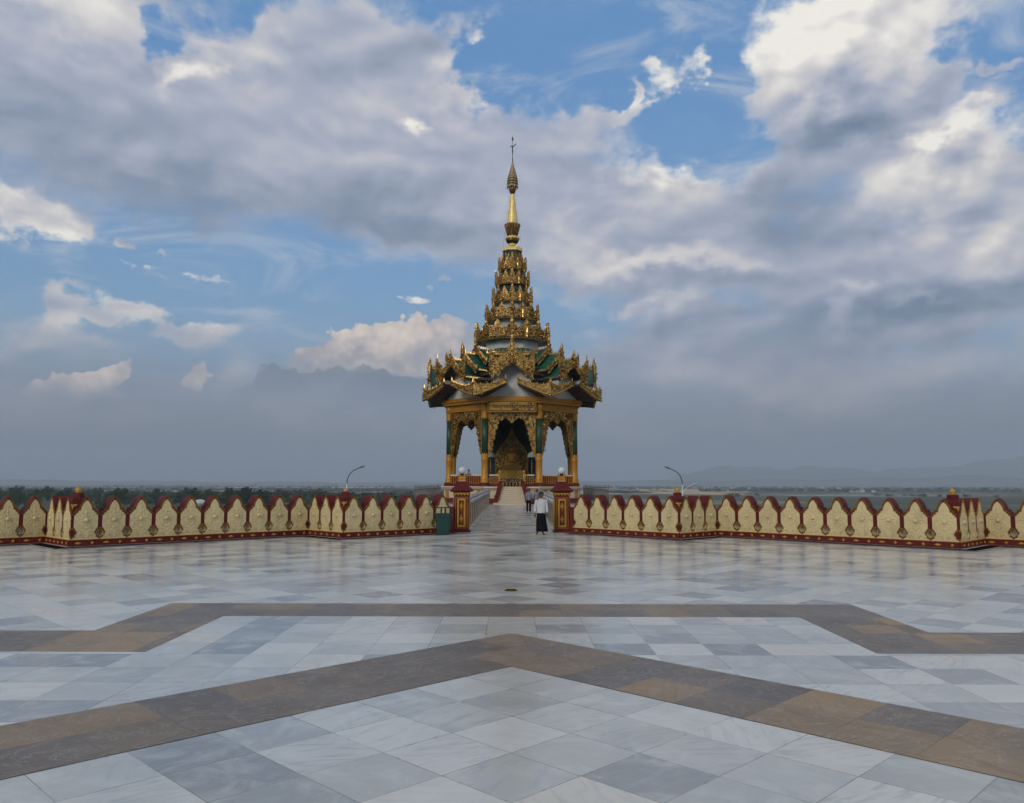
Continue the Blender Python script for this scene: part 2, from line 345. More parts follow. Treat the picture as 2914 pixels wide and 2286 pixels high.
def tiles(name, size, rot, ox, oy, kind):
    m, N, b = new_mat(name); tc = N.node('ShaderNodeTexCoord'); v0 = tc.outputs['Object']
    mp = N.node('ShaderNodeMapping'); N.put(mp.inputs[0], v0)
    ca, sa = math.cos(-rot), math.sin(-rot)
    mp.inputs['Rotation'].default_value = (0, 0, -rot)
    mp.inputs['Location'].default_value = (-(ox*ca-oy*sa)/size, -(ox*sa+oy*ca)/size, 0); mp.inputs['Scale'].default_value = (1/size, 1/size, 1/size)
    g = mp.outputs[0]
    x, y, z = N.sep(g); fx = N.m('FLOOR', x); fy = N.m('FLOOR', y)
    wn = N.node('ShaderNodeTexWhiteNoise', noise_dimensions='2D'); N.put(wn.inputs['Vector'], N.xyz(fx, fy)); r = wn.outputs['Value']
    wn2 = N.node('ShaderNodeTexWhiteNoise', noise_dimensions='2D'); N.put(wn2.inputs['Vector'], N.xyz(N.add(fx, 37.5), N.add(fy, 11.3))); r2 = wn2.outputs['Value']
    ex = N.m('ABSOLUTE', N.sub(N.m('FRACT', x), .5)); ey = N.m('ABSOLUTE', N.sub(N.m('FRACT', y), .5)); e = N.m('MAXIMUM', ex, ey)
    # every slab is cut from another place of the block, turned its own way
    vr = N.node('ShaderNodeVectorRotate', rotation_type='Z_AXIS'); N.put(vr.inputs['Vector'], v0); N.put(vr.inputs['Angle'], N.mul(r2, 3.1))
    sv = N.v('ADD', vr.outputs[0], N.xyz(N.mul(r, 57.0), N.mul(r2, 91.0), 0.0))
    st = N.v('MULTIPLY', sv, (1.0, 5.5, 1.0))
    if kind == 'white':
        base = N.ramp(r, [(0, (.22, .236, .246)), (.13, (.345, .358, .362)), (.28, (.46, .468, .458)), (.6, (.55, .55, .53)), (.85, (.67, .662, .632)), (1, (.66, .618, .54))])
        vein = N.noise(st, 1.6, 6, .62, 1.4)
        base = N.mix(N.mul(N.ss(vein, .46, .72), N.ss(r2, .1, .9, .15, .7)), base, (.34, .375, .41))
        cloud = N.noise(sv, 2.3, 5, .6, .6)
        base = N.mix(N.ss(cloud, .42, .75, 0, .5), base, (.70, .71, .70)); base = N.mix(N.ss(cloud, .5, .25, 0, .35), base, (.46, .48, .49))
        spk = N.noise(sv, 9, 4, .7)
        base = N.mix(N.ss(spk, .66, .76, 0, .4), base, (.40, .42, .42))
        warm = N.noise(v0, .16, 3); base = N.mix(N.ss(warm, .45, .7, 0, .16), base, (.60, .56, .48))
        jc, lo, hi = (.16, .155, .14), .14, .26
    else:
        base = N.ramp(r, [(0, (.088, .070, .057)), (.38, (.118, .089, .068)), (.55, (.16, .116, .077)), (.68, (.28, .18, .084)), (.84, (.335, .212, .095)), (.88, (.115, .09, .073)), (1, (.18, .133, .094))])
        band = N.noise(N.v('MULTIPLY', sv, (1, 7, 1)), 1.3, 8, .68, 1.8)
        base = N.mix(N.ss(band, .44, .70, 0, .4), base, (.33, .215, .105))
        base = N.mix(N.ss(band, .48, .34, 0, .5), base, (.10, .085, .075))
        pt = N.noise(v0, .55, 5, .65); base = N.mix(N.ss(pt, .45, .7, 0, .38), base, (.21, .15, .09)); base = N.mix(N.ss(pt, .5, .3, 0, .5), base, (.085, .07, .06))
        c = N.noise(sv, 3.4, 7, .7, 2.2)
        base = N.mix(N.ss(c, .63, .70, 0, .65), base, (.42, .39, .34))
        cr = N.m('ABSOLUTE', N.sub(N.noise(sv, 2.2, 6, .7, .8), .5)); base = N.mix(N.ss(cr, .012, .0, 0, .5), base, (.48, .42, .35))
        jc, lo, hi = (.06, .046, .036), .28, .5
    jw = N.noise(v0, 1.1, 3)
    base = N.mix(N.mul(N.ss(e, .5-.0058/size*.67, .5-.003/size*.67), N.ss(jw, .35, .62, .25, .95)), base, jc)
    dirt = N.noise(v0, .7, 7, .7)
    base = N.mix(N.ss(dirt, .48, .8, 0, .3 if kind == 'white' else .14), base, (.36, .34, .31))
    ch = N.noise(v0, 14, 2, .5); base = N.mix(N.mul(N.ss(e, .5-.022/size, .5-.004/size), N.ss(ch, .58, .70, 0, .4)), base, jc)
    N.put(b.inputs['Base Color'], base)
    ro = N.noise(v0, .9, 5, .65)
    N.put(b.inputs['Roughness'], N.ss(N.mad(r, .25, ro), .35, .95, lo, hi, False))
    b.inputs['Specular IOR Level'].default_value = .5
    bp = N.node('ShaderNodeBump'); bp.inputs['Strength'].default_value = .35; bp.inputs['Distance'].default_value = .002
    h = N.add(N.ss(e, .5-.006/size, .5-.002/size, 1, 0), N.mul(N.noise(v0, 5, 3), .5)); N.put(bp.inputs['Height'], h)
    N.put(b.inputs['Normal'], bp.outputs[0])
    return m

GOLD = paint('gold_leaf', (.52, .335, .115), .29, 1.0, .35, 2.2, .7, 14, .92, (.055, .036, .017))  # dark patches: patina, and shade of the carving put into the colour
GOLDLIT = paint('sunlit_pale_gold', (.95, .72, .29), .45, .3, .16, 3.0, .6, 9)  # sunlight on the spire top put into a paler gold
GOLDPAINT = paint('gold_paint', (.47, .215, .018), .45, .15, .18, 2.5, .25, 26, .35, (.22, .09, .010))
YELLOWGOLD = paint('yellow_gold_paint', (.47, .265, .03), .45, .2, .15, 6, .2, 60)
GREEN = paint('green_paint', (.014, .055, .030), .4, 0, .2, 1.5, .1, 20)
TEAL = paint('green_roof', (.006, .085, .055), .45, 0, .22, 1.2, .2, 30)
SOFFIT = paint('brown_soffit', (.045, .022, .016), .6, 0, .3, 2)
MAROON = paint('maroon_paint', (.125, .012, .010), .6, 0, .16, 2.2, .12, 35, .35, (.065, .011, .010), .3)
MAROONR = paint('maroon_cap', (.105, .011, .012), .65, 0, .16, 2.2, .12, 35, .4, (.055, .011, .012), .25)
CREAM = paint('cream_paint', (.65, .53, .285), .6, 0, .13, 1.8, .25, 30, .7, (.44, .37, .20))
CREAM2 = paint('pale_cream_paint', (.63, .54, .41), .6, 0, .08, 2, .1, 30, .3, (.42, .35, .24))
WHITE = paint('white_wall', (.62, .63, .62), .7, 0, .06, 1.2, .08, 25, .3, (.45, .45, .43))
DARKTRIM = paint('dark_metal', (.03, .03, .03), .4, .8)
STEEL = paint('brushed_steel', (.30, .265, .22), .45, .6, .2, 4)
FENCEM = paint('dull_grey_metal', (.17, .165, .155), .5, .4, .2, 3)
STEELD = paint('dull_railing_panel', (.10, .076, .056), .5, .05, .35, 1.6, .2, 7)
GLOBE = paint('milk_glass', (.62, .63, .62), .25, 0, .03)
BINGREEN = paint('green_plastic', (.003, .042, .037), .45, 0, .12, 3, .15, 50, .2, (.02, .045, .04))
BLACKST = paint('black_granite', (.008, .007, .007), .9, 0, .3, 3, 0, 40, 0, (.05, .04, .03), .03)
GREYST = paint('pale_kerb_stone', (.42, .41, .39), .45, 0, .12, 3, .1, 30, .3, (.3, .28, .26))
LAMPGREY = paint('grey_lamp_paint', (.13, .14, .15), .4, .5)
LAMPWHITE = paint('pale_lamp_paint', (.52, .54, .55), .4, .3)
SKIN = paint('skin', (.135, .062, .036), .5, 0, .12, 9)
HAIR = paint('black_hair', (.012, .011, .011), .45, 0, .3, 40, .4, 120)
SHIRT = paint('white_cotton', (.54, .55, .58), .85, 0, .05, 6, .5, 14)
BLACKC = paint('black_cotton', (.007, .007, .010), .9, 0, .3, 5, .4, 12, 0, (.05, .04, .03), .15)
MAUVE = paint('mauve_cotton', (.22, .19, .24), .85, 0, .45, 24)
PLAID = checks('blue_plaid', (.07, .085, .17), (.42, .45, .52), (.10, .11, .16), .07)
PINKC = checks('pink_check', (.30, .19, .18), (.42, .36, .36), (.24, .15, .16), .09)
BARK = paint('bark', (.07, .05, .035), .9, 0, .3, 3)
def leaf(name, c):
    m, N, b = new_mat(name); oi = N.node('ShaderNodeObjectInfo'); tc = N.node('ShaderNodeTexCoord')
    n = N.noise(tc.outputs['Object'], .6, 3)
    k = N.mul(N.ss(n, .3, .7, .6, 1.35, False), N.ss(oi.outputs['Random'], 0, 1, .75, 1.25, False))
    N.put(b.inputs['Base Color'], N.mix(1.0, c, N.xyz(k, k, N.mul(k, .9)), 'MULTIPLY')); b.inputs['Roughness'].default_value = .75; return m
LEAF = leaf('leaves', (.024, .052, .015))
MARBLE45 = tiles('marble_slabs_diagonal', .675, PI/4, 0, 9.15, 'white')
MARBLE = tiles('marble_slabs', .68, 0, .34, 12.46, 'white')
BAND0 = tiles('brown_stone_band', .657, 0, .11, 12.46, 'brown')
BAND45 = tiles('brown_stone_band_diagonal', .6965, PI/4, 0, 9.15, 'brown')
# ---------------------------------------------------------------- terrace floor
LW = [(-19.70,22.75),(-15.34,27.11),(-13.61,25.38),(-7.73,31.26),(-6.07,29.60),(-2.48,33.19)]
RW = [(2.48,33.20),(6.05,29.60),(7.85,31.40),(13.85,25.40),(15.65,27.20),(20.45,22.40)]
def sheet(name, poly, z, mat, kind='structure', thick=0.0):
    mb = MB(); n = len(poly); tri = tessellate_polygon([[Vector((x, y, 0)) for x, y in poly]])
    fs = []
    for a, b, c in tri:
        ar = (poly[b][0]-poly[a][0])*(poly[c][1]-poly[a][1])-(poly[c][0]-poly[a][0])*(poly[b][1]-poly[a][1])
        fs.append((a, b, c) if ar > 0 else (a, c, b))
    mb.add([(x, y, z) for x, y in poly], fs)
    if thick:
        area = sum(poly[i][0]*poly[(i+1) % n][1]-poly[(i+1) % n][0]*poly[i][1] for i in range(n))
        vs = [(x, y, z) for x, y in poly]+[(x, y, z-thick) for x, y in poly]; q = []
        for i in range(n):
            j = (i+1) % n; f = (i, i+n, j+n, j); q.append(f if area > 0 else tuple(reversed(f)))
        mb.add(vs, [tuple(reversed(f)) for f in q])
    o = mb.build(name, mat); o['kind'] = kind; return o
def offs(pts, d):
    """polyline moved d towards the viewer (right-hand side when walking left to right)"""
    out = []
    for i, p in enumerate(pts):
        ns = []
        for a, b in ((i-1, i), (i, i+1)):
            if a >= 0 and b < len(pts):
                L = math.hypot(pts[b][0]-pts[a][0], pts[b][1]-pts[a][1])
                ns.append(((pts[b][1]-pts[a][1])/L, -(pts[b][0]-pts[a][0])/L))
        if len(ns) == 1: nx, ny = ns[0]
        else:
            nx, ny = ns[0][0]+ns[1][0], ns[0][1]+ns[1][1]; k = 2/(nx*nx+ny*ny); nx *= k; ny *= k
        out.append((p[0]+nx*d, p[1]+ny*d))
    return out
LB, RB = offs(LW, -.39), offs(RW, -.39)
floor_poly = [(-24,-14),(24,-14),(24,20)]+list(reversed(RB))+[(2.42,34.2),(-2.42,34.2)]+list(reversed(LB))+[(-24,20)]
sheet('terrace_floor', floor_poly, 0.0, MARBLE45, thick=1.6)
YA, YB, XA, XB = 13.77, 12.46, 5.64, 4.32      # the outer band: a stepped square, two slabs wide
YC, YD, XC = 11.24, 9.85, 10.9
V0, V1 = 11.12, 9.15
# everything between the two bands is laid square
mid = [(0,V0),(-YD+.0,V0-YD),(-XC,V0-YD-1.3),(-XC,YD),(-XB,YD),(-XB,YB),(XB,YB),(XB,YD),(XC,YD),(XC,V0-YD-1.3),(YD,V0-YD)]
sheet('floor_square_laid', mid, .004, MARBLE, thick=.003)
band = [(-XC-1.33,YC),(-XA,YC),(-XA,YA),(XA,YA),(XA,YC),(XC+1.33,YC),(XC+1.33,-6),(XC,-6),(XC,YD),(XB,YD),(XB,YB),(-XB,YB),(-XB,YD),(-XC,YD),(-XC,-6),(-XC-1.33,-6)]
sheet('floor_band_outer', band, .004, BAND0, thick=.003)
vband = [(0,V0),(-10.8,V0-10.8),(-10.8,V1-10.8),(0,V1),(10.8,V1-10.8),(10.8,V0-10.8)]
sheet('floor_band_inner', vband, .004, BAND45, thick=.003)
for W, nm in ((LW, 'l'), (RW, 'r')):
    for d0, d1, z, m, name in ((.03,.175,.016,GREYST,'kerb_strip'), (.175,.60,.010,BLACKST,'gutter_strip'), (.60,.67,.014,GREYST,'kerb_strip')):
        sheet(name, offs(W, d1)+list(reversed(offs(W, d0))), z, m)
sheet('walkway', [(-2.42,34.2),(2.42,34.2),(2.42,76.0),(-2.42,76.0)], 0.0, MARBLE, thick=1.2)
sheet('pavilion_terrace', [(-8.85,73.4),(-2.42,73.4),(-2.42,76.0),(2.42,76.0),(2.42,73.4),(8.85,73.4),(8.85,99.4),(-8.85,99.4)], 0.0, MARBLE, thick=2.5)
d = MB(); d.lathe([(.125,.0),(.125,.010),(.115,.014),(.0001,.014)], 24, 0)
for k in range(-4, 5): d.box(-.09, .09, k*.022-.004, k*.022+.004, .0145, .018, 1)
o = d.build('floor_drain', [paint('tarnished_brass', (.20,.13,.03), .45, .9, .3, 9), BLACKST]); o.location = (-.01,15.46,.0)
tag(o, 'small round tarnished brass drain cover let into the marble floor', 'drain cover')

# ---------------------------------------------------------------- parapet walls
TOP = [(0,1.545),(.06,1.505),(.122,1.43),(.178,1.335),(.21,1.235),(.218,1.185),(.298,1.18),(.306,1.11),(.362,1.10),(.372,1.04),(.424,1.025)]
CRM = [(0,1.43),(.04,1.40),(.09,1.34),(.135,1.255),(.158,1.17),(.165,1.115),(.23,1.11),(.238,1.045),(.294,1.035),(.302,.98),(.353,.955)]
RINGC, RO, RI, THK = (.424,.42), .172, .112, .42
for a in (128, 150, 172, 194, 216, 238, 256): CRM.append((RINGC[0]+RO*math.cos(math.radians(a)), RINGC[1]+RO*math.sin(math.radians(a))))
CRM += [(.416,.222)]; CRM.insert(11, (.355,.60))
def scroll(cx, cz, r, a0, turns, sgn, rr=.017):
    pts = []
    n = max(6, int(10*turns))
    for i in range(n+1):
        t = i/n; a = a0+sgn*turns*2*PI*t; k = r*(1-.72*t)
        pts.append((cx+k*math.cos(a), -.012, cz+k*math.sin(a)))
    return pts, [rr*(1-.4*i/n) for i in range(n+1)]
def make_panel():
    """cream pointed panel with its moulded relief; the gold beads round it are a mesh of their own"""
    k = MB(); poly = [(-x, z) for x, z in reversed(CRM)]+CRM[1:]
    k.prism(poly, -.014, .006)
    FL = T((0,-.014,0)) @ S3(1,.9,1) @ T((0,.014,0))
    k.ball((0,-.014,.815), .075, 12, 8, 0, None, (1,1,1))
    for r, n in ((.115,.017),):
        k.tube([(r*math.cos(a*PI/12), -.014, .815+r*math.sin(a*PI/12)) for a in range(25)], n, 6, 0, FL)
    for i in range(10):
        a = 2*PI*i/10+.3; k.ball((.155*math.cos(a), -.012, .815+.155*math.sin(a)), .036, 7, 5, 0, T((0,-.012,0)) @ S3(1,.5,1) @ T((0,.012,0)))
    for s in (-1, 1):
        for (cx, cz, r, a0, tr, sg) in ((.20,.60,.085,1.8,1.1,-1),(.255,.345,.075,2.4,1.15,1),(.115,.42,.075,.6,1.0,1),(.275,.80,.055,-1.2,1.0,1),(.235,.955,.05,3.6,.9,-1),(.10,1.05,.045,-1.0,.9,1),(.06,.31,.05,2.0,1.0,-1)):
            p, rr = scroll(cx, cz, r, a0, tr, sg)
            k.tube([(s*x, y, z) for x, y, z in p], rr, 5, 0, FL)
        for (x0, z0, x1, z1) in ((.02,.55,.17,.70),(.05,.28,.20,.48),(.12,.90,.24,.84),(.19,.47,.29,.52)):
            k.tube([(s*x0,-.012,z0),(s*(x0+x1)/2+.02*s,-.016,(z0+z1)/2-.015),(s*x1,-.012,z1)], [.012,.02,.008], 5, 0, FL)
    for (z, w, h) in ((.98,.055,.16),(1.15,.035,.13),(.50,.05,.13)):
        k.add([(-w,-.014,z+h*.3),(0,-.014,z),(w,-.014,z+h*.3),(0,-.014,z+h),(0,-.042,z+h*.42)], [(0,1,4),(1,2,4),(2,3,4),(3,0,4)])
    g = MB()
    def bead(x, z, w=.0105): g.box(x-w, x+w, -.020, .004, z-w, z+w)
    for s in (-1, 1):
        path = [(s*(x+(.022 if z > .62 else 0)), z+(.028 if z > 1.2 else .0)) for x, z in CRM[:11]]
        for x, z, d in along(path, .062): bead(x, z)
        top = [(s*max(0, x-.004), z-.022) for x, z in TOP[:10]]
        for x, z, d in along(top, .062): bead(x, z)
        a0, a1 = (95, 268) if s > 0 else (-88, 85)
        for rad, stp in ((RO-.018, 18), (RI+.016, 24)):
            a = a0
            while a <= a1:
                bead(s*RINGC[0]+rad*math.cos(math.radians(a)), RINGC[1]+rad*math.sin(math.radians(a)), .009); a += stp
        g.add([(s*.33,-.004,.985),(s*.424,-.004,.985),(s*.424,-.004,.99),(s*.33,-.004,.99)], [(0,1,2,3) if s > 0 else (3,2,1,0)])
    return k.mesh('panel', [CREAM]), g.mesh('gold_beading', [YELLOWGOLD])
PANEL, BEADS = make_panel()
def wall(p0, p1, n, label, zo=0.0):
    a = math.atan2(p1[1]-p0[1], p1[0]-p0[0]); L = math.hypot(p1[0]-p0[0], p1[1]-p0[1]); p = L/n; sc = p/.848
    root = thing('parapet_wall', label, 'wall', (p0[0], p0[1], 0), a, 'parapet walls round the terrace')
    top = []
    for i in range(n):
        c = (i+.5)*p
        h = [(c-x*sc, z) for x, z in reversed(TOP)]+[(c+x*sc, z) for x, z in TOP[1:]]
        top += h if i == 0 else h[1:]
    E_ = .006
    top = [(min(max(x, E_), L-E_), z-zo) for x, z in top]
    outer = [(E_,.20),(L-E_,.20)]+list(reversed(top))
    holes = []
    for i in range(1, n):
        holes.append([(i*p+RI*sc*math.cos(2*PI*k/18), RINGC[1]+RI*math.sin(2*PI*k/18)) for k in range(18)])
    loops = [outer]+holes; flat = [q for l in loops for q in l]
    tri = tessellate_polygon([[Vector((x, z, 0)) for x, z in l] for l in loops]); N_ = len(flat); mb = MB()
    fr = []; bk = []
    for q in tri:
        A, B_, C_ = (flat[i] for i in q)
        ar = (B_[0]-A[0])*(C_[1]-A[1])-(C_[0]-A[0])*(B_[1]-A[1])
        if abs(ar) < 1e-9: continue
        t = q if ar > 0 else (q[0], q[2], q[1]); fr.append(tuple(t)); bk.append(tuple(i+N_ for i in reversed(t)))
    mb.add([(x, 0, z) for x, z in flat]+[(x, THK, z) for x, z in flat], fr+bk)
    o0 = 0
    for li, l in enumerate(loops):
        m = len(l)
        for i in range(m):
            j = (i+1) % m; q = (o0+i, o0+i+N_, o0+j+N_, o0+j)
            mb.f.append(q if li == 0 else tuple(reversed(q))); mb.m.append(0 if li == 0 else 1); mb.sm.append(False)
        o0 += m
    mb.build('wall_body', [MAROONR, CREAM], root)
    b = MB(); e = .0 if zo else .004
    b.box(.01, L-.01, -.05+e, THK+.02, 0.0, .205-zo); b.box(.01, L-.01, -.056+e, .02, .207-zo, .222-zo, 1)
    bo = b.build('base_band', [MAROON, GOLDPAINT], root)
    g = MB()
    for i in range(2*n):
        x = (i+.25)*p/2+p*.12; y = -.052+e
        if i % 2 == 0:
            g.add([(x-.11,y,.105),(x-.03,y,.075),(x,y,.066),(x+.03,y,.075),(x+.11,y,.105),(x+.03,y,.138),(x,y,.148),(x-.03,y,.138),(x,y-.03,.105)],
                  [(k, (k+1) % 8, 8) for k in range(8)])
        else: g.ball((x, y+.004, .105), .042, 8, 6, 0, None, (1,.7,1)); [g.ball((x+.036*math.cos(k*PI/3), y, .105+.036*math.sin(k*PI/3)), .016, 5, 4) for k in range(6)]
    g.build('base_ornament', [YELLOWGOLD], bo)
    for i in range(n):
        o = link('panel', PANEL, root, T(((i+.5)*p, 0, -zo)) @ S3(sc, 1, 1)); link('gold_beading', BEADS, o)
    return root
def finial(W, x, y, bud=True):
    root = W
    inv = W.matrix_basis.inverted() if False else (T(W.location) @ Rz(W.rotation_euler.z)).inverted()
    M = inv @ T((x, y+.295, 0))
    k = MB(); q = PI/4; r2 = math.sqrt(2)
    k.lathe([(.29,.9),(.29,1.40),(.305,1.43),(.28,1.49),(.20,1.53)], 4, 0, None, 0, False); k.lathe([(.13*r2,1.50),(.125*r2,1.655),(.11*r2,1.67)], 4, 0, None, q, False)
    [k.add([(0,-.302,1.31),(s*.115,-.19,1.31),(s*.09,-.215,1.265),(s*.035,-.27,1.24),(0,-.302,1.14)], [(0,4,3,2,1) if s > 0 else (0,1,2,3,4)], 1) for s in (-1, 1)]
    f = k.build('corner_finial', [MAROONR, YELLOWGOLD], root, M)
    b = MB()
    b.lathe([(.085,1.67),(.09,1.69),(.06,1.70),(.10,1.735),(.105,1.76),(.07,1.80),(.03,1.85),(.0001,1.92)] if bud else [(.1,1.67),(.11,1.70),(.075,1.72),(.085,1.75),(.05,1.77)], 12, 0)
    b.build('gold_bud', [YELLOWGOLD], f)
w1 = wall(LW[0], LW[1], 8, 'cream parapet wall cut off by the left edge of the photo')
w2 = wall(LW[1], LW[2], 3, 'steeply foreshortened short parapet return near the left edge, three narrow panels', .003)
w3 = wall(LW[2], LW[3], 10, 'long cream parapet wall of pointed panels with the dark wood behind it')
w4 = wall(LW[3], LW[4], 3, 'short three-panel parapet return just left of the capped corner under the left street lamp', .003)
w5 = wall(LW[4], LW[5], 6, 'cream parapet wall running to the gate behind the green bin')
w6 = wall(RW[0], RW[1], 6, 'cream parapet wall running from the gate pillar beside the white-shirted man', .0)
w7 = wall(RW[1], RW[2], 3, 'short three-panel parapet return just right of the gold-budded corner by the right street lamp', .003)
w8 = wall(RW[2], RW[3], 10, 'long cream parapet wall of pointed panels with pale ponds behind it')
w9 = wall(RW[3], RW[4], 3, 'steeply foreshortened short parapet return near the right edge, three narrow panels', .003)
w10 = wall(RW[4], RW[5], 8, 'cream parapet wall cut off by the right edge of the photo')
finial(w3, *LW[2]); finial(w5, *LW[4], bud=False); finial(w6, *RW[1]); finial(w8, *RW[3])

# ---------------------------------------------------------------- gate pillars and their globe lamps
def pillar(x, label, lamp):
    root = thing('gate_pillar', label, 'pillar', (x, 33.8, 0), 0, 'gate pillars')
    k = MB(); k.box(-.36,.36,-.36,.36,0,.06); k.box(-.30,.30,-.30,.30,.061,1.50); k.box(-.325,.325,-.325,.325,1.501,1.62); q_ = (1 if x > 0 else -1); k.box(min(q_*.301, q_*.46), max(q_*.301, q_*.46), -.57, .2, 0, 1.03)
    for s in (-1, 1): k.box(s*.24-.008, s*.24+.008, -.309, -.301, .16, 1.42, 1); k.box(-.309*1 if s < 0 else .301, -.301 if s < 0 else .309, -.24, -.23, .16, 1.42, 1)
    k.box(-.232,.232,-.309,-.301,1.405,1.42,1); k.box(-.232,.232,-.309,-.301,.16,.175,1)
    k.build('shaft', [MAROON, GOLDPAINT], root)
    for a in (0, PI/2, -PI/2):
        p = MB()
        for s in (-1, 1): p.box(s*.135-.035, s*.135+.035, -.335, -.301, .21, 1.37)
        p.box(-.0995,.0995,-.335,-.301,.21,.29); p.box(-.0995,.0995,-.335,-.301,1.29,1.37)
        for x_, z_, d_ in along([(-.135,.23),(-.135,1.35)], .06)+along([(.135,.23),(.135,1.35)], .06): p.ball((x_+R.uniform(-.015,.015), -.336, z_), .022, 6, 4)
        for zc in (.53,.79,1.05)[::2]:
            p.add([(-.085,-.303,zc),(-.03,-.303,zc-.09),(0,-.303,zc-.21),(.03,-.303,zc-.09),(.085,-.303,zc),(.03,-.303,zc+.09),(0,-.303,zc+.21),(-.03,-.303,zc+.09),(0,-.345,zc)], [(i, (i+1) % 8, 8) for i in range(8)])
            p.ball((0,-.335,zc), .04, 8, 6); [p.ball((.055*math.cos(i*PI/4),-.325,zc+.09*math.sin(i*PI/4)), .02, 6, 4) for i in range(8)]
        p.build('gold_panel', [YELLOWGOLD], root, Rz(a))
    v = MB()
    for a in range(4):
        M = Rz(a*PI/2)
        for i in range(5):
            c = -.26+i*.13; v.add([(c-.065,-.328,1.61),(c-.065,-.328,1.555),(c-.03,-.328,1.52),(c,-.328,1.475),(c+.03,-.328,1.52),(c+.065,-.328,1.555),(c+.065,-.328,1.61),(c,-.352,1.56)], [(j, (j+1) % 7, 7) for j in range(7)], 0, M)
    v.build('gold_valance', [YELLOWGOLD], root)
    r2 = math.sqrt(2); c = MB()
    c.lathe([(.325*r2,1.622),(.44*r2,1.65),(.465*r2,1.685),(.45*r2,1.72),(.36*r2,1.80),(.27*r2,1.87),(.235*r2,1.93),(.225*r2,2.07)], 4, 0, None, PI/4, False)
    c.build('cap', [MAROONR], root)
    b = MB(); b.box(-.165,.165,-.165,.165,2.071,2.09,1); b.box(-.14,.14,-.14,.14,2.091,2.27); b.box(-.16,.16,-.16,.16,2.271,2.30)
    for a in range(4):
        b.ball((0,-.14,2.18), .05, 8, 6, 0, Rz(a*PI/2), (1,.5,1))
        for s in (-1, 1): b.spike(s*.12, -.15, 2.29, .05, .09, 0, Rz(a*PI/2))
    b.build('gold_block', [GOLDPAINT, CREAM2], root)
    g = MB(); g.lathe([(.06,2.30),(.075,2.32),(.075,2.36),(.09,2.375)], 12, 1); g.ball((0,0,2.51), .148, 24, 14)
    o = g.build('globe_lamp', [GLOBE, DARKTRIM]); o.location = (x, 33.8, 0)
    tag(o, lamp, 'globe lamp', 'globe lamps on the gate pillars')
pillar(-2.06, 'maroon gate pillar with gold panel standing beside the green litter bin', 'round white globe lamp above the gate pillar beside the green bin')
pillar(2.06, 'maroon gate pillar with gold panel standing behind the white-shirted man', 'round white globe lamp above the gate pillar behind the white-shirted man')

# ---------------------------------------------------------------- litter bin
root = thing('litter_bin', 'dark green plastic litter bin with open hoop lid frame before the parapet', 'bin', (-2.67,31.95,0), .1)
def rrect(w, d, r, z, n=5):
    out = []
    for cx, cy, a0 in ((w-r,d-r,0),(-w+r,d-r,90),(-w+r,-d+r,180),(w-r,-d+r,270)):
        for i in range(n+1): a = math.radians(a0+90*i/n); out.append((cx+r*math.cos(a), cy+r*math.sin(a), z))
    return out
def loft(mb, rings, mat=0, M=None, smooth=True, cap0=True, cap1=True):
    n = len(rings[0]); fs = []
    for i in range(len(rings)-1):
        for k in range(n): fs.append((i*n+k, i*n+(k+1) % n, (i+1)*n+(k+1) % n, (i+1)*n+k))
    if cap0: fs.append(tuple(reversed(range(n))))
    if cap1: fs.append(tuple((len(rings)-1)*n+k for k in range(n)))
    return mb.add([q for r in rings for q in r], fs, mat, M, smooth)
b = MB(); loft(b, [rrect(.235,.22,.07,0), rrect(.25,.235,.07,.03), rrect(.305,.285,.08,.62), rrect(.315,.295,.08,.70), rrect(.34,.32,.08,.705), rrect(.345,.325,.08,.80), rrect(.335,.315,.08,.815), rrect(.30,.28,.07,.81), rrect(.28,.26,.07,.60)], smooth=False)
b.build('bucket', [BINGREEN], root)
f = MB()
for y in (-.20,.20):
    f.tube([(-.32,y,.80),(-.285,y,.98),(-.25,y,1.045),(.25,y,1.045),(.285,y,.98),(.32,y,.80)], .022, 8)
for x in (-.25,.25): f.tube([(x,-.2,1.045),(x,.2,1.045)], .02, 8)
f.build('hoop_frame', [BINGREEN], root)
for x, y in ((-.075,-.2),(.085,.2)):
    h = MB(); h.box(x-.035, x+.035, y-.012, y+.012, .79, 1.04); h.build('strap', [BINGREEN], root)

# ---------------------------------------------------------------- steel railings of the walkway and the fences of the lower terrace
def walk_rail(x0, x1, y0, y1, label):
    L = y1-y0; root = thing('walkway_railing', label, 'railing', (x0, y0, 0), math.atan2(y1-y0, x1-x0)-PI/2, 'steel railings of the walkway')
    r = MB(); r.tube([(0,0,1.30),(0,L,1.30)], .035, 8); r.box(-.03,.03,0,L,1.0,1.045); r.box(-.03,.03,0,L,.13,.17); r.build('rail', [STEEL], root)
    s = MB(); n = int(L/.42); s.tube([(0,0,1.045),(0,0,1.27)], .02, 6); s.ball((0,0,1.36), .045, 8, 6); me = s.mesh('spindle', [LAMPWHITE])
    for i in range(n+1): link('spindle', me, root, T((0, i*L/n, 0)))
    p = MB(); m = int(L/2.1)
    for i in range(m):
        a, e = i*L/m+.16, (i+1)*L/m-.16
        p = MB(); [p.box(-.02,.02,y-.12,y+.12,.172,.998) for y in (lerp(0, e-a, (j+.5)/5) for j in range(5))]
        if i == 0: ipm = p.mesh('infill_panel', [STEELD])
        link('infill_panel', ipm, root, T((0, a, 0)))
    pm = MB(); pm.box(-.05,.05,-.05,.05,0,1.08); pm.box(-.075,.075,-.075,.075,0,.03); pm.lathe([(.045,1.08),(.03,1.12),(.03,1.34),(.055,1.36),(.065,1.41),(.04,1.46),(.0001,1.48)], 10)
    me = pm.mesh('post', [STEEL])
    for i in range(m+1): link('post', me, root, T((0, min(max(i*L/m, .05), L-.05), 0)))
walk_rail(-1.90, -2.08, 34.3, 73.4, 'long steel walkway railing starting behind the gate pillar beside the green bin')
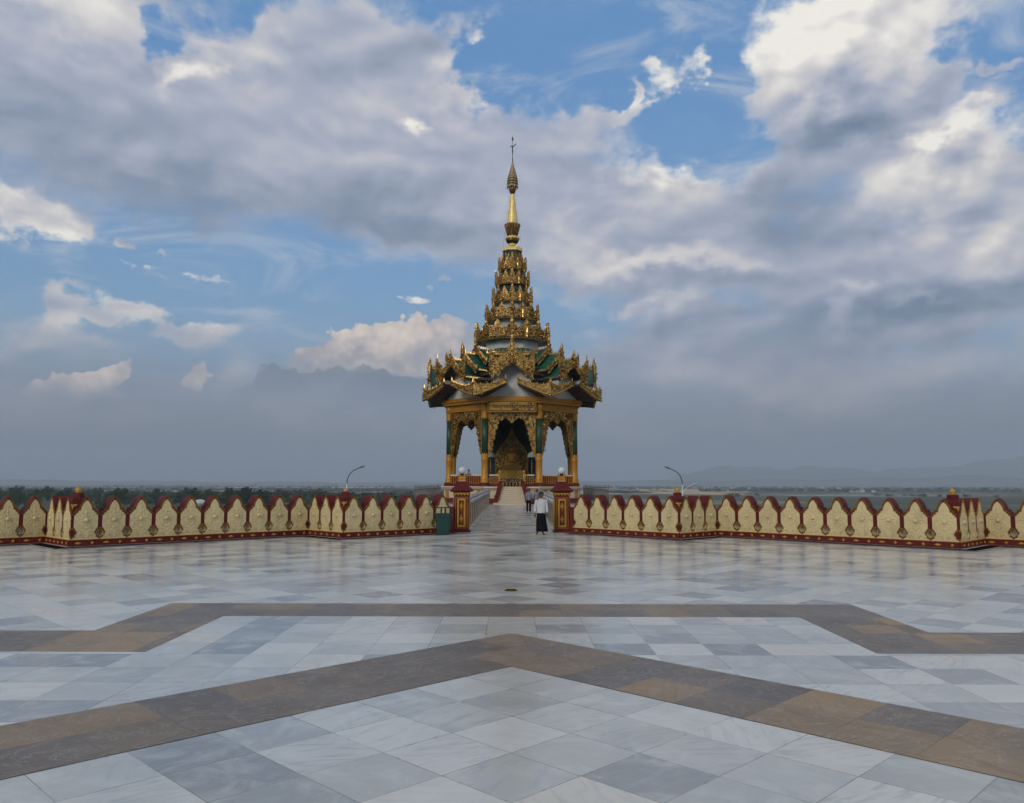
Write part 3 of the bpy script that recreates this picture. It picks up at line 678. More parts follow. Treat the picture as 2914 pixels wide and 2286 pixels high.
walk_rail(1.90, 2.08, 34.3, 73.4, 'long steel walkway railing behind the white-shirted man')
def fence(pts, label):
    root = thing('metal_fence', label, 'fence', (pts[0][0], pts[0][1], 0), 0, 'thin metal fences of the pavilion terrace')
    M = T((-pts[0][0], -pts[0][1], 0)); r = MB(); p = MB(); po = MB(); po.tube([(0,0,0),(0,0,1.75)], .032, 6); po.ball((0,0,1.78), .05, 8, 6); me = po.mesh('post', [FENCEM])
    for (a, c) in zip(pts, pts[1:]):
        for z in (1.6, 1.42, .15): r.tube([(*a, z), (*c, z)], .02, 6, 0, M)
        L = math.hypot(c[0]-a[0], c[1]-a[1]); n = int(L/.13)
        for i in range(1, n): x, y = lerp(a[0], c[0], i/n), lerp(a[1], c[1], i/n); p.tube([(x, y, .15), (x, y, 1.42)], .009, 4, 0, M)
        k = max(1, round(L/2.2))
        for i in range(k): link('post', me, root, M @ T((lerp(a[0], c[0], i/k), lerp(a[1], c[1], i/k), 0)))
    link('post', me, root, M @ T((*pts[-1], 0)))
    r.build('rail', [FENCEM], root); p.build('picket', [FENCEM], root)
fence([(-2.6,73.5),(-8.7,73.5),(-8.7,99.2)], 'thin grey metal fence of the pavilion terrace on the green bin side')
fence([(2.6,73.5),(8.7,73.5),(8.7,99.2)], 'thin grey metal fence of the pavilion terrace on the white-shirted man side')

# ---------------------------------------------------------------- street lamps beyond the walls
def bez(a, b, c, d, n=14):
    return [tuple((1-t)**3*a[i]+3*(1-t)**2*t*b[i]+3*(1-t)*t*t*c[i]+t**3*d[i] for i in range(3)) for t in (k/n for k in range(n+1))]
def lamp(x, s, label):
    root = thing('street_lamp', label, 'street lamp', (x, 80, -9.0), 0, 'curved street lamps beyond the parapet')
    p = MB(); p.tube([(0,0,0),(0,0,9.8),(0,0,10.9)], [.13,.10,.085], 10); p.lathe([(.2,0),(.2,.3),(.14,.4)], 12); p.build('pole', [LAMPWHITE], root)
    a = MB(); e = (s*1.15,0,12.42); a.tube(bez((0,0,10.6),(-.05*s,0,11.7),(.35*s,0,12.15),e), .05, 8); ao = a.build('arm', [LAMPGREY], root)
    h = MB(); M = T(e) @ Rz(0 if s > 0 else PI) @ Ry(-.33); h.ball((.30,0,.02), .34, 14, 8, 0, M, (1,.42,.26)); h.ball((.34,0,-.03), .24, 12, 6, 1, M, (1,.45,.25)); h.build('lamp_head', [LAMPGREY, GLOBE], ao)
    b = MB(); e = (-s*1.0,0,10.85); b.tube(bez((0,0,9.6),(0,0,10.3),(-.35*s,0,10.6),e), .045, 8); bo = b.build('arm', [LAMPWHITE], root)
    h = MB(); M = T(e) @ Rz(PI if s > 0 else 0) @ Ry(-.3); h.ball((.26,0,.02), .30, 14, 8, 0, M, (1,.42,.26)); h.build('lamp_head', [LAMPWHITE], bo)
lamp(-16.15, 1, 'double-armed street lamp curving up behind the capped corner on the side of the dark wood')
lamp(16.7, -1, 'double-armed street lamp curving up behind the gold-budded corner on the side of the ponds')
# ---------------------------------------------------------------- the pavilion
PY = 86.4
PAV = thing('pavilion', 'octagonal green and gold pavilion with tiered spire roof at the end of the walkway', 'pavilion', (0, PY, 0))
G = random.Random(5)
def leafbump(mb, t, r, z, sz, mat=0, up=None):
    """one carved leaf of the gold work, standing proud of its ground"""
    a = G.uniform(0, 2*PI) if up is None else up+G.uniform(-.5, .5)
    l = sz*G.uniform(.7, 1.4); w = sz*G.uniform(.35, .6); h = sz*G.uniform(.5, 1.15)
    c, s = math.cos(a), math.sin(a)
    P = lambda u, v, o: (t+u*c-v*s, -r-o, z+u*s+v*c)
    mb.add([P(-l*.5,0,0), P(-l*.1,-w*.5,0), P(l*.6,0,0), P(-l*.1,w*.5,0), P(l*G.uniform(-.1,.25), w*G.uniform(-.15,.15), h)], [(0,1,4),(1,2,4),(2,3,4),(3,0,4)], mat)
def curl(mb, t, r, z, sz, mat=0):
    a0 = G.uniform(0, 2*PI); sg = G.choice((-1, 1)); pts = []
    for i in range(8):
        k = sz*(1-.75*i/7); a = a0+sg*i*.8; pts.append((t+k*math.cos(a), -r-.03-.03*i/7*sz, z+k*math.sin(a)))
    mb.tube(pts, [sz*.16*(1-.5*i/7) for i in range(8)], 4, mat)
def carve(mb, poly, r, n, sz, mat=0):
    xs = [p[0] for p in poly]; zs = [p[1] for p in poly]; k = 0; tries = 0
    while k < n and tries < n*8:
        tries += 1; p = (G.uniform(min(xs), max(xs)), G.uniform(min(zs), max(zs)))
        if inside(p, poly):
            (curl if G.random() < .3 else leafbump)(mb, p[0], r, p[1], sz*G.uniform(.7, 1.35), mat); k += 1
def crest(mb, pts, r, h, step, mat=0, lean=0.0, tall=4):
    for i, (t, z, d) in enumerate(along(pts, step)):
        k = h*(1.75 if i % tall == 0 else G.uniform(.75, 1.1)); mb.spike(t, -r, z-.03, step*.75, k, mat, None, lean*k*(1 if t > 0 else -1), step*.45)
def rope(mb, pts, r, w, step, mat=0):
    for t, z, d in along(pts, step):
        a = math.atan2(d[1], d[0]); mb.ball((0,0,0), w, 6, 4, mat, T((t, -r, z)) @ Ry(-a-.6) @ S3(1.5,.8,.62))
def bullet(mb, t, r, z, s, mat=0):
    mb.lathe([(.02,-.45),(.12,-.34),(.16,-.2),(.09,-.12),(.17,-.04),(.17,0),(.11,.04),(.145,.10),(.15,.52),(.12,.62),(.13,.66),(.05,.76),(.02,.95),(.0001,1.12)], 8, mat, T((t, -r, z)) @ S3(s, s, s))
def flame(mb, t, r, z, w, h, mat=0, n=14, sz=.16):
    """pointed carved plaque"""
    poly = [(t-w*.5,z),(t-w*.46,z+h*.18),(t-w*.52,z+h*.34),(t-w*.34,z+h*.40),(t-w*.36,z+h*.55),(t-w*.2,z+h*.62),(t-w*.18,z+h*.78),(t-.02,z+h),
            (t+.02,z+h),(t+w*.18,z+h*.78),(t+w*.2,z+h*.62),(t+w*.36,z+h*.55),(t+w*.34,z+h*.40),(t+w*.52,z+h*.34),(t+w*.46,z+h*.18),(t+w*.5,z)]
    mb.prism(poly, -r-.03, -r+.05, mat); carve(mb, poly, r+.03, n, sz, mat)
K8 = [Rz(k*PI/4) for k in range(8)]

# --- podium, steps, balustrades
p = MB(); p.octo([(7.12,0),(7.12,.42),(7.02,.5)], 1); p.octo([(6.92,.5),(6.92,1.36)], 0); p.octo([(7.06,1.361),(7.06,1.44),(7.24,1.50),(7.24,1.66)], 0)
for k in range(8):
    for t in (-2.35, 2.35): p.box(t-.22, t+.22, -6.99, -6.91, .505, 1.355, 2, K8[k])
p.build('podium', [CREAM2, MAROON, GOLDPAINT], PAV)
st = MB()
for i in range(9):
    w = lerp(1.36, .98, i/8) if i else 1.72
    y1 = -7.18-(8-i)*.33; st.box(-w, w, y1-.33, -6.5 if i == 8 else y1+.02, .0 if i == 0 else .1, .1835*(i+1)-.002*(8-i))
    st.box(-w-.01, w+.01, y1-.36, y1-.30, .1835*(i+1)-.002*(8-i)-.045, .1835*(i+1)-.002*(8-i)+.003, 1)
st.build('steps', [CREAM2, paint('step_nosing', (.36,.29,.20), .6)], PAV)
for s in (-1, 1):
    b = MB(); prof = [(-10.1,.0),(-10.1,.62),(-9.85,.74),(-9.2,.92),(-8.4,1.45),(-7.7,1.98),(-7.26,2.12),(-7.26,.0)]
    for j in range(len(prof)-1): pass
    M = Matrix(((0, -1, 0, 0), (1, 0, 0, 0), (0, 0, 1, 0), (0, 0, 0, 1)))
    sl = Matrix(((1, .13*s, 0, s*2.02), (0, 1, 0, 0), (0, 0, 1, 0), (0, 0, 0, 1)))   # the strings splay outwards towards the foot
    sl = T((s*(1.02+.05), 0, 0)) @ Matrix(((1, -.15*s, 0, -s*.15*7.26), (0, 1, 0, 0), (0, 0, 1, 0), (0, 0, 0, 1)))
    b.prism(prof, -.12, .12, 0, sl @ M)
    b.prism([(y, z+.005) if z > .5 else (y, .60) for y, z in prof[1:7]]+[(y, z+.07) for y, z in reversed(prof[1:7])], -.16, .16, 0, sl @ M)
    b.build('stair_string', [MAROON], PAV)
    n = MB(); n.box(s*1.2-.12, s*1.2+.12, -7.2, -6.96, 1.66, 2.2); n.lathe([(.10,2.2),(.14,2.26),(.08,2.34),(.12,2.55),(.13,2.72),(.07,2.80),(.12,2.86),(.09,2.96),(.13,3.06),(.12,3.14),(.0001,3.28)], 10, 0, T((s*1.2,-7.08,0)))
    n.build('newel_post', [GOLDPAINT], PAV)
    f = MB(); f.box(s*1.75-.46, s*1.75+.46, -6.52, -6.34, 2.70, 2.84, 0); f.box(s*1.75-.46, s*1.75+.46, -6.48, -6.38, 1.66, 1.86, 1)
    for i in range(5): x = s*1.75-.4+i*.2; f.box(x-.022, x+.022, -6.46, -6.40, 1.861, 2.699, 2)
    for z in (2.05, 2.28, 2.5): f.box(s*1.75-.44, s*1.75+.44, -6.475, -6.385, z-.022, z+.022, 2)
    f.build('lattice_rail', [CREAM2, MAROON, GOLDPAINT], PAV)
bal = MB(); L2 = 2.33
bal.box(-L2, L2, -6.55, -6.31, 2.69, 2.84, 0); bal.box(-L2, L2, -6.50, -6.36, 1.66, 1.9, 1); bal.box(-L2, L2, -6.455, -6.415, 1.9, 2.69, 1)
for i in range(17):
    x = -L2+.15+i*(2*L2-.3)/16; bal.lathe([(.05,1.901),(.045,1.95),(.022,1.99),(.05,2.12),(.025,2.26),(.045,2.32),(.022,2.4),(.04,2.58),(.045,2.689)], 6, 2, T((x, -6.49, 0)))
balm = bal.mesh('balustrade', [CREAM2, MAROON, GOLDPAINT])
for k in range(1, 8): link('balustrade', balm, PAV, K8[k])

# --- columns
cm = MB(); cm.lathe([(.40,2.0),(.43,2.05),(.43,2.12),(.38,2.18),(.405,2.30),(.40,2.42),(.345,2.5),(.36,2.6),(.33,2.66),(.325,4.18),(.36,4.24),(.36,4.34),(.325,4.40),(.345,4.6),(.35,4.66)], 18)
for i in range(10):
    a = 2*PI*i/10; cm.spike(0, -.335, 4.64, .20, .3, 0, Rz(a), 0, .05); cm.ball((0,-.33,4.42), .05, 6, 4, 0, Rz(a)); cm.ball((0,-.40,2.34), .05, 6, 4, 0, Rz(a))
sleeve = cm.mesh('gold_sleeve', [GOLDPAINT])
c2 = MB(); c2.lathe([(.315,4.6),(.315,8.5)], 18); shaft = c2.mesh('green_shaft', [GREEN])
c3 = MB(); c3.lathe([(.335,8.42),(.36,8.5),(.36,8.56),(.33,8.6),(.36,8.68),(.36,8.74),(.33,8.78),(.37,8.86),(.37,8.94),(.33,8.98),(.34,9.1),(.39,9.14),(.39,9.9)], 18)
for i in range(10): c3.spike(0, -.335, 8.46, .18, -.2, 0, Rz(2*PI*i/10), 0, .05)
capital = c3.mesh('capital', [GOLDPAINT])
c4 = MB(); c4.lathe([(.50*1.08,1.66),(.50*1.08,1.92),(.46,2.0)], 8, 0, None, PI/8, False); foot = c4.mesh('foot', [MAROON])
RC = 6.43/math.cos(PI/8)
for k in range(8):
    a = PI/8+k*PI/4
    c = bpy.data.objects.new('column', None); C.objects.link(c)
    c.parent = PAV; c.location = (RC*math.cos(a), RC*math.sin(a), 0)
    for nm, me in (('gold_sleeve', sleeve), ('green_shaft', shaft), ('capital', capital), ('foot', foot)): link(nm, me, c)

# --- carved arch fretwork between the columns
def arch(rc):
    half = [(0,7.88),(.16,8.02),(.22,8.14),(.42,8.22),(.50,8.36),(.72,8.42),(.80,8.30),(1.02,8.34),(1.10,8.18),(1.28,8.16),(1.30,7.86),(1.44,7.82),(1.46,7.3),(1.58,7.26),(1.60,6.75),(1.70,6.70),(1.72,6.2),(1.84,6.15),(1.86,5.65),(1.96,5.6),(1.99,5.15),(2.10,5.1),(2.16,4.8),(2.28,4.7)]
    poly = [(-t, z) for t, z in reversed(half)]+half[1:]+[(2.30,9.16),(-2.30,9.16)]
    m = MB(); m.prism(poly, -6.50, -6.36)
    carve(m, poly, 6.50, 480, .17)
    for s in (-1, 1): m.box(s*2.27-.04, s*2.27+.04, -6.55, -6.33, 4.7, 9.15, 1)
    for t, z, d in along(half[:24], .12):
        for s in (-1, 1): m.ball((s*t, -6.48, z), .045, 5, 4, 0, None, (1,1.3,1))
    return m.mesh('arch_fretwork', [GOLD, GOLDPAINT])
am = arch(0)
for k in range(8): link('arch_fretwork', am, PAV, K8[k])

# --- entablature, ceiling, name board
e = MB()
def ring(mb, a0, a1, z0, z1, mat=0):
    c = math.cos(PI/8); vs = []; fs = []
    for a, z in ((a0,z0),(a1,z0),(a1,z1),(a0,z1)):
        for k in range(8): th = PI/8+k*PI/4; vs.append((a/c*math.cos(th), a/c*math.sin(th), z))
    for i in range(4):
        for k in range(8): k2 = (k+1) % 8; j = (i+1) % 4; fs.append((i*8+k, i*8+k2, j*8+k2, j*8+k))
    mb.add(vs, fs, mat)
ring(e, 6.15, 6.62, 9.16, 9.86); ring(e, 6.1, 7.05, 9.861, 10.08); ring(e, 6.1, 7.22, 10.082, 10.46); ring(e, 6.2, 6.68, 9.17, 9.24)
for k in range(8):
    for i in range(30):
        t = -2.3+i*4.6/29; e.box(t-.045, t+.045, -6.66, -6.60, 9.28, 9.80, 0, K8[k])
    for i in range(44):
        t = -2.9+i*5.8/43; e.box(t-.035, t+.035, -7.255, -7.20, 10.12, 10.42, 0, K8[k])
e.build('entablature', [GOLDPAINT], PAV)
c = MB(); c.octo([(6.3,9.86),(6.3,10.0)]); c.build('ceiling', [SOFFIT], PAV)
nb = MB(); nb.box(-2.32,2.32,-7.34,-7.255,8.93,10.02,0); nb.box(-2.2,2.2,-7.36,-7.341,9.06,9.90,1)
for z in (8.93, 10.0): nb.box(-2.36,2.36,-7.38,-7.25,z-.03,z+.03,2)
for x in (-2.34,2.34): nb.box(x-.03,x+.03,-7.38,-7.25,8.961,9.969,2)
BOARD = nb.build('name_board', [MAROON, paint('board_yellow', (.40,.22,.012), .5), YELLOWGOLD], PAV)
def lettering(txt, width, height, name, mat, parent, M):
    cu = bpy.data.curves.new(name, 'FONT'); cu.body = txt; cu.extrude = .008; cu.size = 1.0; cu.align_x = 'CENTER'; cu.offset = .045
    t = bpy.data.objects.new(name, cu); C.objects.link(t)
    me = bpy.data.meshes.new_from_object(t.evaluated_get(bpy.context.evaluated_depsgraph_get()))
    bpy.data.objects.remove(t)
    xs = [v.co.x for v in me.vertices]; ys = [v.co.y for v in me.vertices]
    if not xs: return None
    w, h = max(xs)-min(xs), max(ys)-min(ys); cx, cy = (max(xs)+min(xs))/2, (max(ys)+min(ys))/2
    me.materials.clear(); me.materials.append(mat); me.name = name
    return link(name, me, parent, M @ S3(width/w, height/h, 1) @ T((-cx, -cy, 0)))
lettering("မဟာသု\u1031တာင်\u103cပည့်ဘုရား\u103cကီး", 4.2, .74, 'lettering', paint('black_letters', (.012,.010,.008), .5), BOARD, T((0,-7.368,9.47)) @ Rx(PI/2))

# --- roof: filled core and eaves under the gables
co = MB(); co.octo([(6.75,11.62),(4.0,13.6)], 0, None, False); co.octo([(4.0,13.6),(4.0,15.15)], 1, None, False); co.octo([(4.15,15.25),(2.7,16.05)], 0, None, False); ring(co, 3.6, 4.2, 15.05, 15.26, 2); co.octo([(6.75,11.60),(6.7,10.46)], 1, None, False)
for k in range(8):
    for a0, a1, z0, z1, t0 in ((6.7,8.1,11.48,11.66,1.9),(6.3,7.3,12.1,12.28,1.75),(5.4,6.4,12.75,12.92,1.7),(4.6,5.6,13.4,13.56,1.55)):
        for s in (-1, 1):
            q = [(s*t0,-a1),(s*a1*.4142,-a1),(s*a0*.4142,-a0),(s*t0,-a0)]; o0 = len(co.v)
            co.add([(x,y,z0) for x,y in q]+[(x,y,z1) for x,y in q], [f if s > 0 else tuple(reversed(f)) for f in ((3,2,1,0),(4,5,6,7),(0,1,5,4),(2,3,7,6),(3,0,4,7))], 1, K8[k])
for k in range(8):
    for a, z, n in ((8.1,11.5,26),(7.3,12.12,22),(6.4,12.77,20)):
        for i in range(n):
            t = (-.5+(i+.5)/n)*2*a*.41
            if abs(t) < 1.9: continue
            co.add([(t-.05,-a,z),(t+.05,-a,z),(t,-a,z-.22),(t,-a-.03,z-.06)], [(0,2,3),(2,1,3),(1,0,3)], 2, K8[k])
for k in range(8):
    for i in range(15):
        t = (-.5+(i+.5)/15)*2*4.15*.41; co.spike(t, -4.12, 15.22, .2, .5 if i % 2 else .34, 2, K8[k]); co.add([(t-.09,-4.21,15.08),(t+.09,-4.21,15.08),(t,-4.21,14.82),(t,-4.25,15.0)], [(0,2,3),(2,1,3),(1,0,3)], 2, K8[k])
    for i in range(16): m_ = MB(); leafbump(m_, G.uniform(-1.6, 1.6), 4.14, 15.26+G.uniform(0, .35), .2); co.add(m_.v, m_.f, 2, K8[k])
co.build('lower_roof', [TEAL, SOFFIT, GOLD], PAV)

# --- the broken pediments: two sloping roof slabs over each face, gold boards on their edge
LOW = [(.54,11.52),(1.25,11.22),(2.1,10.83),(3.0,10.47),(3.72,10.30)]; UPP = [(.54,11.98),(1.45,11.66),(2.2,11.42),(2.77,11.33),(3.25,11.36),(3.72,11.62)]
R0, R1 = 9.0, 6.8
def sl(t, r): return .54+(t-.54)*((r*.4142-.54)/(R0*.4142-.54))
rs = MB(); bb = MB()
for s in (-1, 1):
    n = len(LOW); vs = []
    for r, in ((R0-.06,),(R1,)):
        for dz in (.06, .30):
            vs += [(s*sl(t, r), -r, z+dz) for t, z in LOW]
    fs_t = []; fs_b = []
    for i in range(n-1):
        a, b_ = i, i+1
        top = (n+a, n+b_, 3*n+b_, 3*n+a); bot = (a, 2*n+a, 2*n+b_, b_)
        fs_t.append(top if s > 0 else tuple(reversed(top))); fs_b.append(bot if s > 0 else tuple(reversed(bot)))
    fs_b += [(0, n, 3*n, 2*n), (n-1, 3*n-1, 4*n-1, 2*n-1)]
    o0 = len(rs.v); rs.add(vs, fs_b, 1); rs.f += [tuple(i+o0 for i in f) for f in fs_t]; rs.m += [0]*len(fs_t); rs.sm += [False]*len(fs_t)
    poly = [(s*t, z) for t, z in LOW]+[(s*t, z) for t, z in reversed(UPP)]
    bb.prism(poly, -R0-.10, -R0+.06)
    carve(bb, poly, R0+.10, 60, .19)
    rope(bb, [(s*t, z+.10) for t, z in LOW], R0+.13, .115, .17); rope(bb, [(s*t, z-.04) for t, z in UPP], R0+.11, .06, .12)
    rope(bb, [(s*t, z+.36) for t, z in LOW], R0+.12, .05, .10)
    crest(bb, [(s*t, z) for t, z in UPP], R0+.0, .22, .155, 0, .15)
    bb.spike(s*.60, -R0, 11.9, .16, .55, 0); bb.spike(s*3.70, -R0, 11.5, .2, .6, 0)
rsm = rs.mesh('pediment_roof', [TEAL, SOFFIT]); bbm = bb.mesh('pediment_board', [GOLD])
ty = MB(); ty.prism([(-2.86,10.46),(2.86,10.46),(2.86,11.1),(1.78,11.75),(1.78,12.35),(0,14.1),(-1.78,12.35),(-1.78,11.75),(-2.86,11.1)], -7.02, -6.80)
for s in (-1, 1): ty.add([(s*1.28,-8.3,11.9),(s*1.78,-8.3,11.9),(s*1.78,-8.3,12.3),(s*1.28,-8.3,12.3),(s*1.28,-7.1,11.9),(s*1.78,-7.1,11.9),(s*1.78,-7.1,12.3),(s*1.28,-7.1,12.3),(s*1.4,-8.1,11.45),(s*1.66,-8.1,11.45),(s*1.66,-7.1,11.2),(s*1.4,-7.1,11.2)],
    [(0,1,2,3),(3,2,6,7),(0,3,7,4),(2,1,5,6),(0,8,9,1),(0,4,11,8),(1,9,10,5),(8,11,10,9)])
tym = ty.mesh('tympanum', [WHITE])

# --- gables: ridge running inwards, two green slopes, carved boards, finial
def gable(r0, r1, zr, hw, ze, bw, big, fin, nl, thk=.14):
    f = lambda t: zr-(zr-ze)*((abs(t)/hw)**.92)
    ts = [0, hw*.5, hw]
    rf = MB()
    for s in (-1, 1):
        a = [(s*t, f(t)) for t in ts]; n = 3
        vs = [(t, -r0+.04, z) for t, z in a]+[(t, -r1, z) for t, z in a]+[(t, -r0+.04, z-thk) for t, z in a]+[(t, -r1, z-thk) for t, z in a]
        tp = [(i, i+1, n+i+1, n+i) for i in range(2)]; bt = [(2*n+i, 3*n+i, 3*n+i+1, 2*n+i+1) for i in range(2)]
        o0 = len(rf.v); q = tp if s > 0 else [tuple(reversed(x)) for x in tp]
        rf.add(vs, q, 0); b2 = (bt if s > 0 else [tuple(reversed(x)) for x in bt])+[(2, 2*n+2, 3*n+2, n+2), (0, 1, 2*n+1, 2*n), (1, 2, 2*n+2, 2*n+1)]
        rf.f += [tuple(i+o0 for i in x) for x in b2]; rf.m += [1]*len(b2); rf.sm += [False]*len(b2)
        m = max(4, int((r0-r1)/.3))
        if big:
            for i in range(m): rf.spike(0, 0, f(hw)-.04, .12, .26, 2, T((s*(hw-.04), -lerp(r0, r1, (i+.5)/m*.6), 0)))
    m = max(3, int((r0-r1)/.32)); L = min(1.0, 2.4/(r0-r1))
    for i in range(m): rf.spike(0, 0, zr-.03, .16, .30*(1.5-i/m*.7) if big else .2, 2, T((0, -lerp(r0, r1, (i+.3)/m*L), 0)))
    rf.box(-.06,.06,-r0+.05,-r1,zr-.06,zr+.07,2)
    gb = MB(); w = bw
    for s in (-1, 1):
        tt = [0, hw*.3, hw*.65, hw*1.02]
        inner = [(s*t, f(t)-w*.75) for t in tt[1:]]; inner = [(0, zr-w*1.0)]+inner; outr = [(s*t, f(t)+w*.32) for t in tt]
        poly = inner+list(reversed(outr))
        gb.prism(poly, -r0-.08, -r0+.06); carve(gb, poly, r0+.08, nl, bw*.36)
        rope(gb, [(x, z+.05) for x, z in inner], r0+.10, bw*.17, bw*.3)
        crest(gb, outr, r0, bw*.55, bw*.34, 0, .3)
        if big == 2:
            pl = [(s*x, z) for x, z in ((1.02,13.0),(1.3,13.25),(1.42,13.85),(1.6,13.75),(1.85,14.15),(2.16,14.55),(2.18,13.3),(2.1,12.75),(1.75,12.5),(1.55,12.28),(1.22,12.28))]
            gb.prism(pl, -r0-.14, -r0+.02); carve(gb, pl, r0+.14, 60, .22); crest(gb, [(s*1.3,13.3),(s*1.6,13.75),(s*2.14,14.5)], r0+.05, .25, .16, 0, .2)
            rope(gb, [(s*2.14,14.5),(s*2.16,12.8),(s*1.6,12.34),(s*1.25,12.3)], r0+.16, .075, .15); gb.spike(s*2.13, -r0, 14.4, .16, .75, 0)
        elif big: gb.spike(s*hw*1.0, -r0, ze, .18, .55, 0, None, s*.12)
        else: gb.spike(s*hw*.98, -r0, ze-.02, hw*.16, hw*.55, 0, None, s*.04)
    fn = MB()
    if big: flame(fn, 0, r0+.10, zr-.62, .80, fin*.95+.35, 0, 60, .2); bullet(fn, 0, r0+.16, zr+fin-1.0, .85)
    else: flame(fn, 0, r0+.06, zr-hw*1.0, hw*1.0, fin*.95+hw*1.0, 0, 60, hw*.2); bullet(fn, 0, r0+.10, zr+fin-hw*.95, hw*.8); flame(fn, 0, r0+.0, zr-hw*1.3, hw*2.0, hw*1.5, 0, 60, hw*.22)
    return gb.mesh('gable', [GOLD]), rf.mesh('gable_roof', [TEAL, SOFFIT, GOLD]), fn.mesh('gable_finial', [GOLD])
GS = [gable(8.6, 3.4, 14.2, 2.0, 12.3, .52, 2, 1.30, 50), gable(6.9, 2.8, 15.05, 1.85, 13.2, .46, 1, 1.2, 50), gable(5.2, 2.4, 15.75, 1.5, 14.25, .42, 1, 1.55, 40)]
for k in range(8):
    link('pediment_roof', rsm, PAV, K8[k]); link('pediment_board', bbm, PAV, K8[k]); link('tympanum', tym, PAV, K8[k])
    for gm, rm, fm in GS:
        g = link('gable', gm, PAV, K8[k]); link('gable_roof', rm, g); link('gable_finial', fm, g)

# --- the diminishing storeys
def storey(a, z, aw, zw0, mat, tip, nxt, gl, drop=True):
    """eave of apothem a at height z over a drum of apothem aw; pointed gables of height tip stand on it"""
    d = MB(); d.octo([(aw, zw0), (aw, z)], 0, None, False)
    o = d.build('storey_drum', [mat], PAV)
    ev = MB(); h = .26*a/3+.12
    ring(ev, aw*.9, a, z-h*.35, z+h*.5); ring(ev, aw*.9, a*.965, z-h*.75, z-h*.352, 0)
    ev.octo([(a*.985, z+h*.5), (nxt[0]+.02, nxt[1])], 1, None, False)
    n = max(7, int(a*.828/.16))
    for k in range(8):
        for i in range(n):
            t = (-.5+(i+.5)/n)*2*a*.41; w = a*.41/n*.8
            ev.add([(t-w,-a-.004,z-h*.3),(t+w,-a-.004,z-h*.3),(t,-a-.004,z-h*1.05),(t,-a-.03-w*.3,z-h*.5)], [(0,2,3),(2,1,3),(1,0,3)], 0, K8[k])
        n2 = max(6, int(n*.8))
        for i in range(n2):
            t = (-.5+(i+.5)/n2)*2*a*.40; ev.spike(t, -a*.97, z+h*.42, a*.41/n2*1.5, (.62 if i % 2 else .40)*(.40+a/4.5)*G.uniform(.8,1.2), 0, K8[k])
        for i in range(int(18+a*10)):
            t = G.uniform(-.40, .40)*a; sz = .08+.035*a
            m = MB(); leafbump(m, t, a*.985, z+h*.3+G.uniform(0, .28+.10*a), sz); ev.add(m.v, m.f, 0, K8[k])
        R_ = a/math.cos(PI/8); M = Rz(k*PI/4+PI/8)
        ev.spike(0, -R_*1.0, z-h*.2, .10+.03*a, .45+.16*a, 0, M, 0); ev.spike(0, -R_*.96, z+h*.3, .08+.02*a, .3+.08*a, 0, M); ev.spike(0, -R_*1.0, z-h*.2, .08+.02*a, -.22-.05*a, 0, M)
    e_ = ev.build('eave', [GOLD, TEAL], o)
    for k in range(8):
        g = link('gable', gl[0], o, K8[k]); link('gable_roof', gl[1], g); link('gable_finial', gl[2], g)
    cf = MB(); rc_ = a/math.cos(PI/8); hh = (tip-z)*.86
    flame(cf, 0, rc_*.97, z-.1, a*.46+.12, hh, 0, 50, .07+.03*a); bullet(cf, 0, rc_*.99, z+hh*.55, .28+a*.07)
    cm_ = cf.mesh('corner_flame', [GOLD])
    for k in range(8): link('corner_flame', cm_, o, Rz(k*PI/4+PI/8))
DRUM = paint('dark_green_drum', (.008,.030,.022), .5)
TIERS = [(3.78,17.25,2.75,14.6,WHITE,19.25,(1.95,18.15),.98), (2.72,19.5,1.9,17.9,WHITE,21.25,(1.48,20.35),.82), (2.02,21.4,1.45,20.1,WHITE,23.2,(1.32,22.0),.70),
         (1.72,23.35,1.3,21.9,DRUM,24.95,(1.12,23.9),.62), (1.40,25.0,1.1,23.7,DRUM,26.5,(.97,25.45),.53)]
for a, z, aw, zw0, mat, tip, nxt, hw in TIERS:
    zr = z+hw*1.0+.1
    gl = gable(a+.0, max(.4, aw*.8), zr, hw, z+.12, hw*.42, 0, tip-zr, 26, .06)
    storey(a, z, aw, zw0, mat, tip, nxt, gl)

# --- spire
s = MB(); s.octo([(.97,25.4),(.95,26.98)], 0); s.build('spire_base', [DRUM], PAV)
sp = MB()
for k in range(8):
    flame(sp, 0, .98, 25.45, .66, 1.35, 0, 40, .13)
    break
fm = sp.mesh('flame_plaque', [GOLD])
for k in range(8): link('flame_plaque', fm, PAV, K8[k]); link('flame_plaque', fm, PAV, Rz(k*PI/4+PI/8) @ T((0,-.09,3.8)) @ S3(.7,1,.85))
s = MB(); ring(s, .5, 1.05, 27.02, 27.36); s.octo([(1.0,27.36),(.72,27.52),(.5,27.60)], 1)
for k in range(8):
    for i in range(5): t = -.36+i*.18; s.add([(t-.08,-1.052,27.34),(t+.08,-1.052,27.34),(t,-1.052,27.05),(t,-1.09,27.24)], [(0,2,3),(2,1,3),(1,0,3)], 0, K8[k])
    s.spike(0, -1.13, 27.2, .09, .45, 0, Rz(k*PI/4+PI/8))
s.build('spire_cap', [GOLDLIT, SOFFIT], PAV)
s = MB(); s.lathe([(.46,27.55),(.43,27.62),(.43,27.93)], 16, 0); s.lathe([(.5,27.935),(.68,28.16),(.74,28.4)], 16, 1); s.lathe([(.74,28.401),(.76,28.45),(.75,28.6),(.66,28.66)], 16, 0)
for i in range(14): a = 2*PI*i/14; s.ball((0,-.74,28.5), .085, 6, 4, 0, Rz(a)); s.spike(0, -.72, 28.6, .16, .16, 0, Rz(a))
s.build('spire_bowl', [GOLDLIT, paint('bowl_gilding', (.20,.125,.05), .4, 1.0, .3, 3)], PAV)
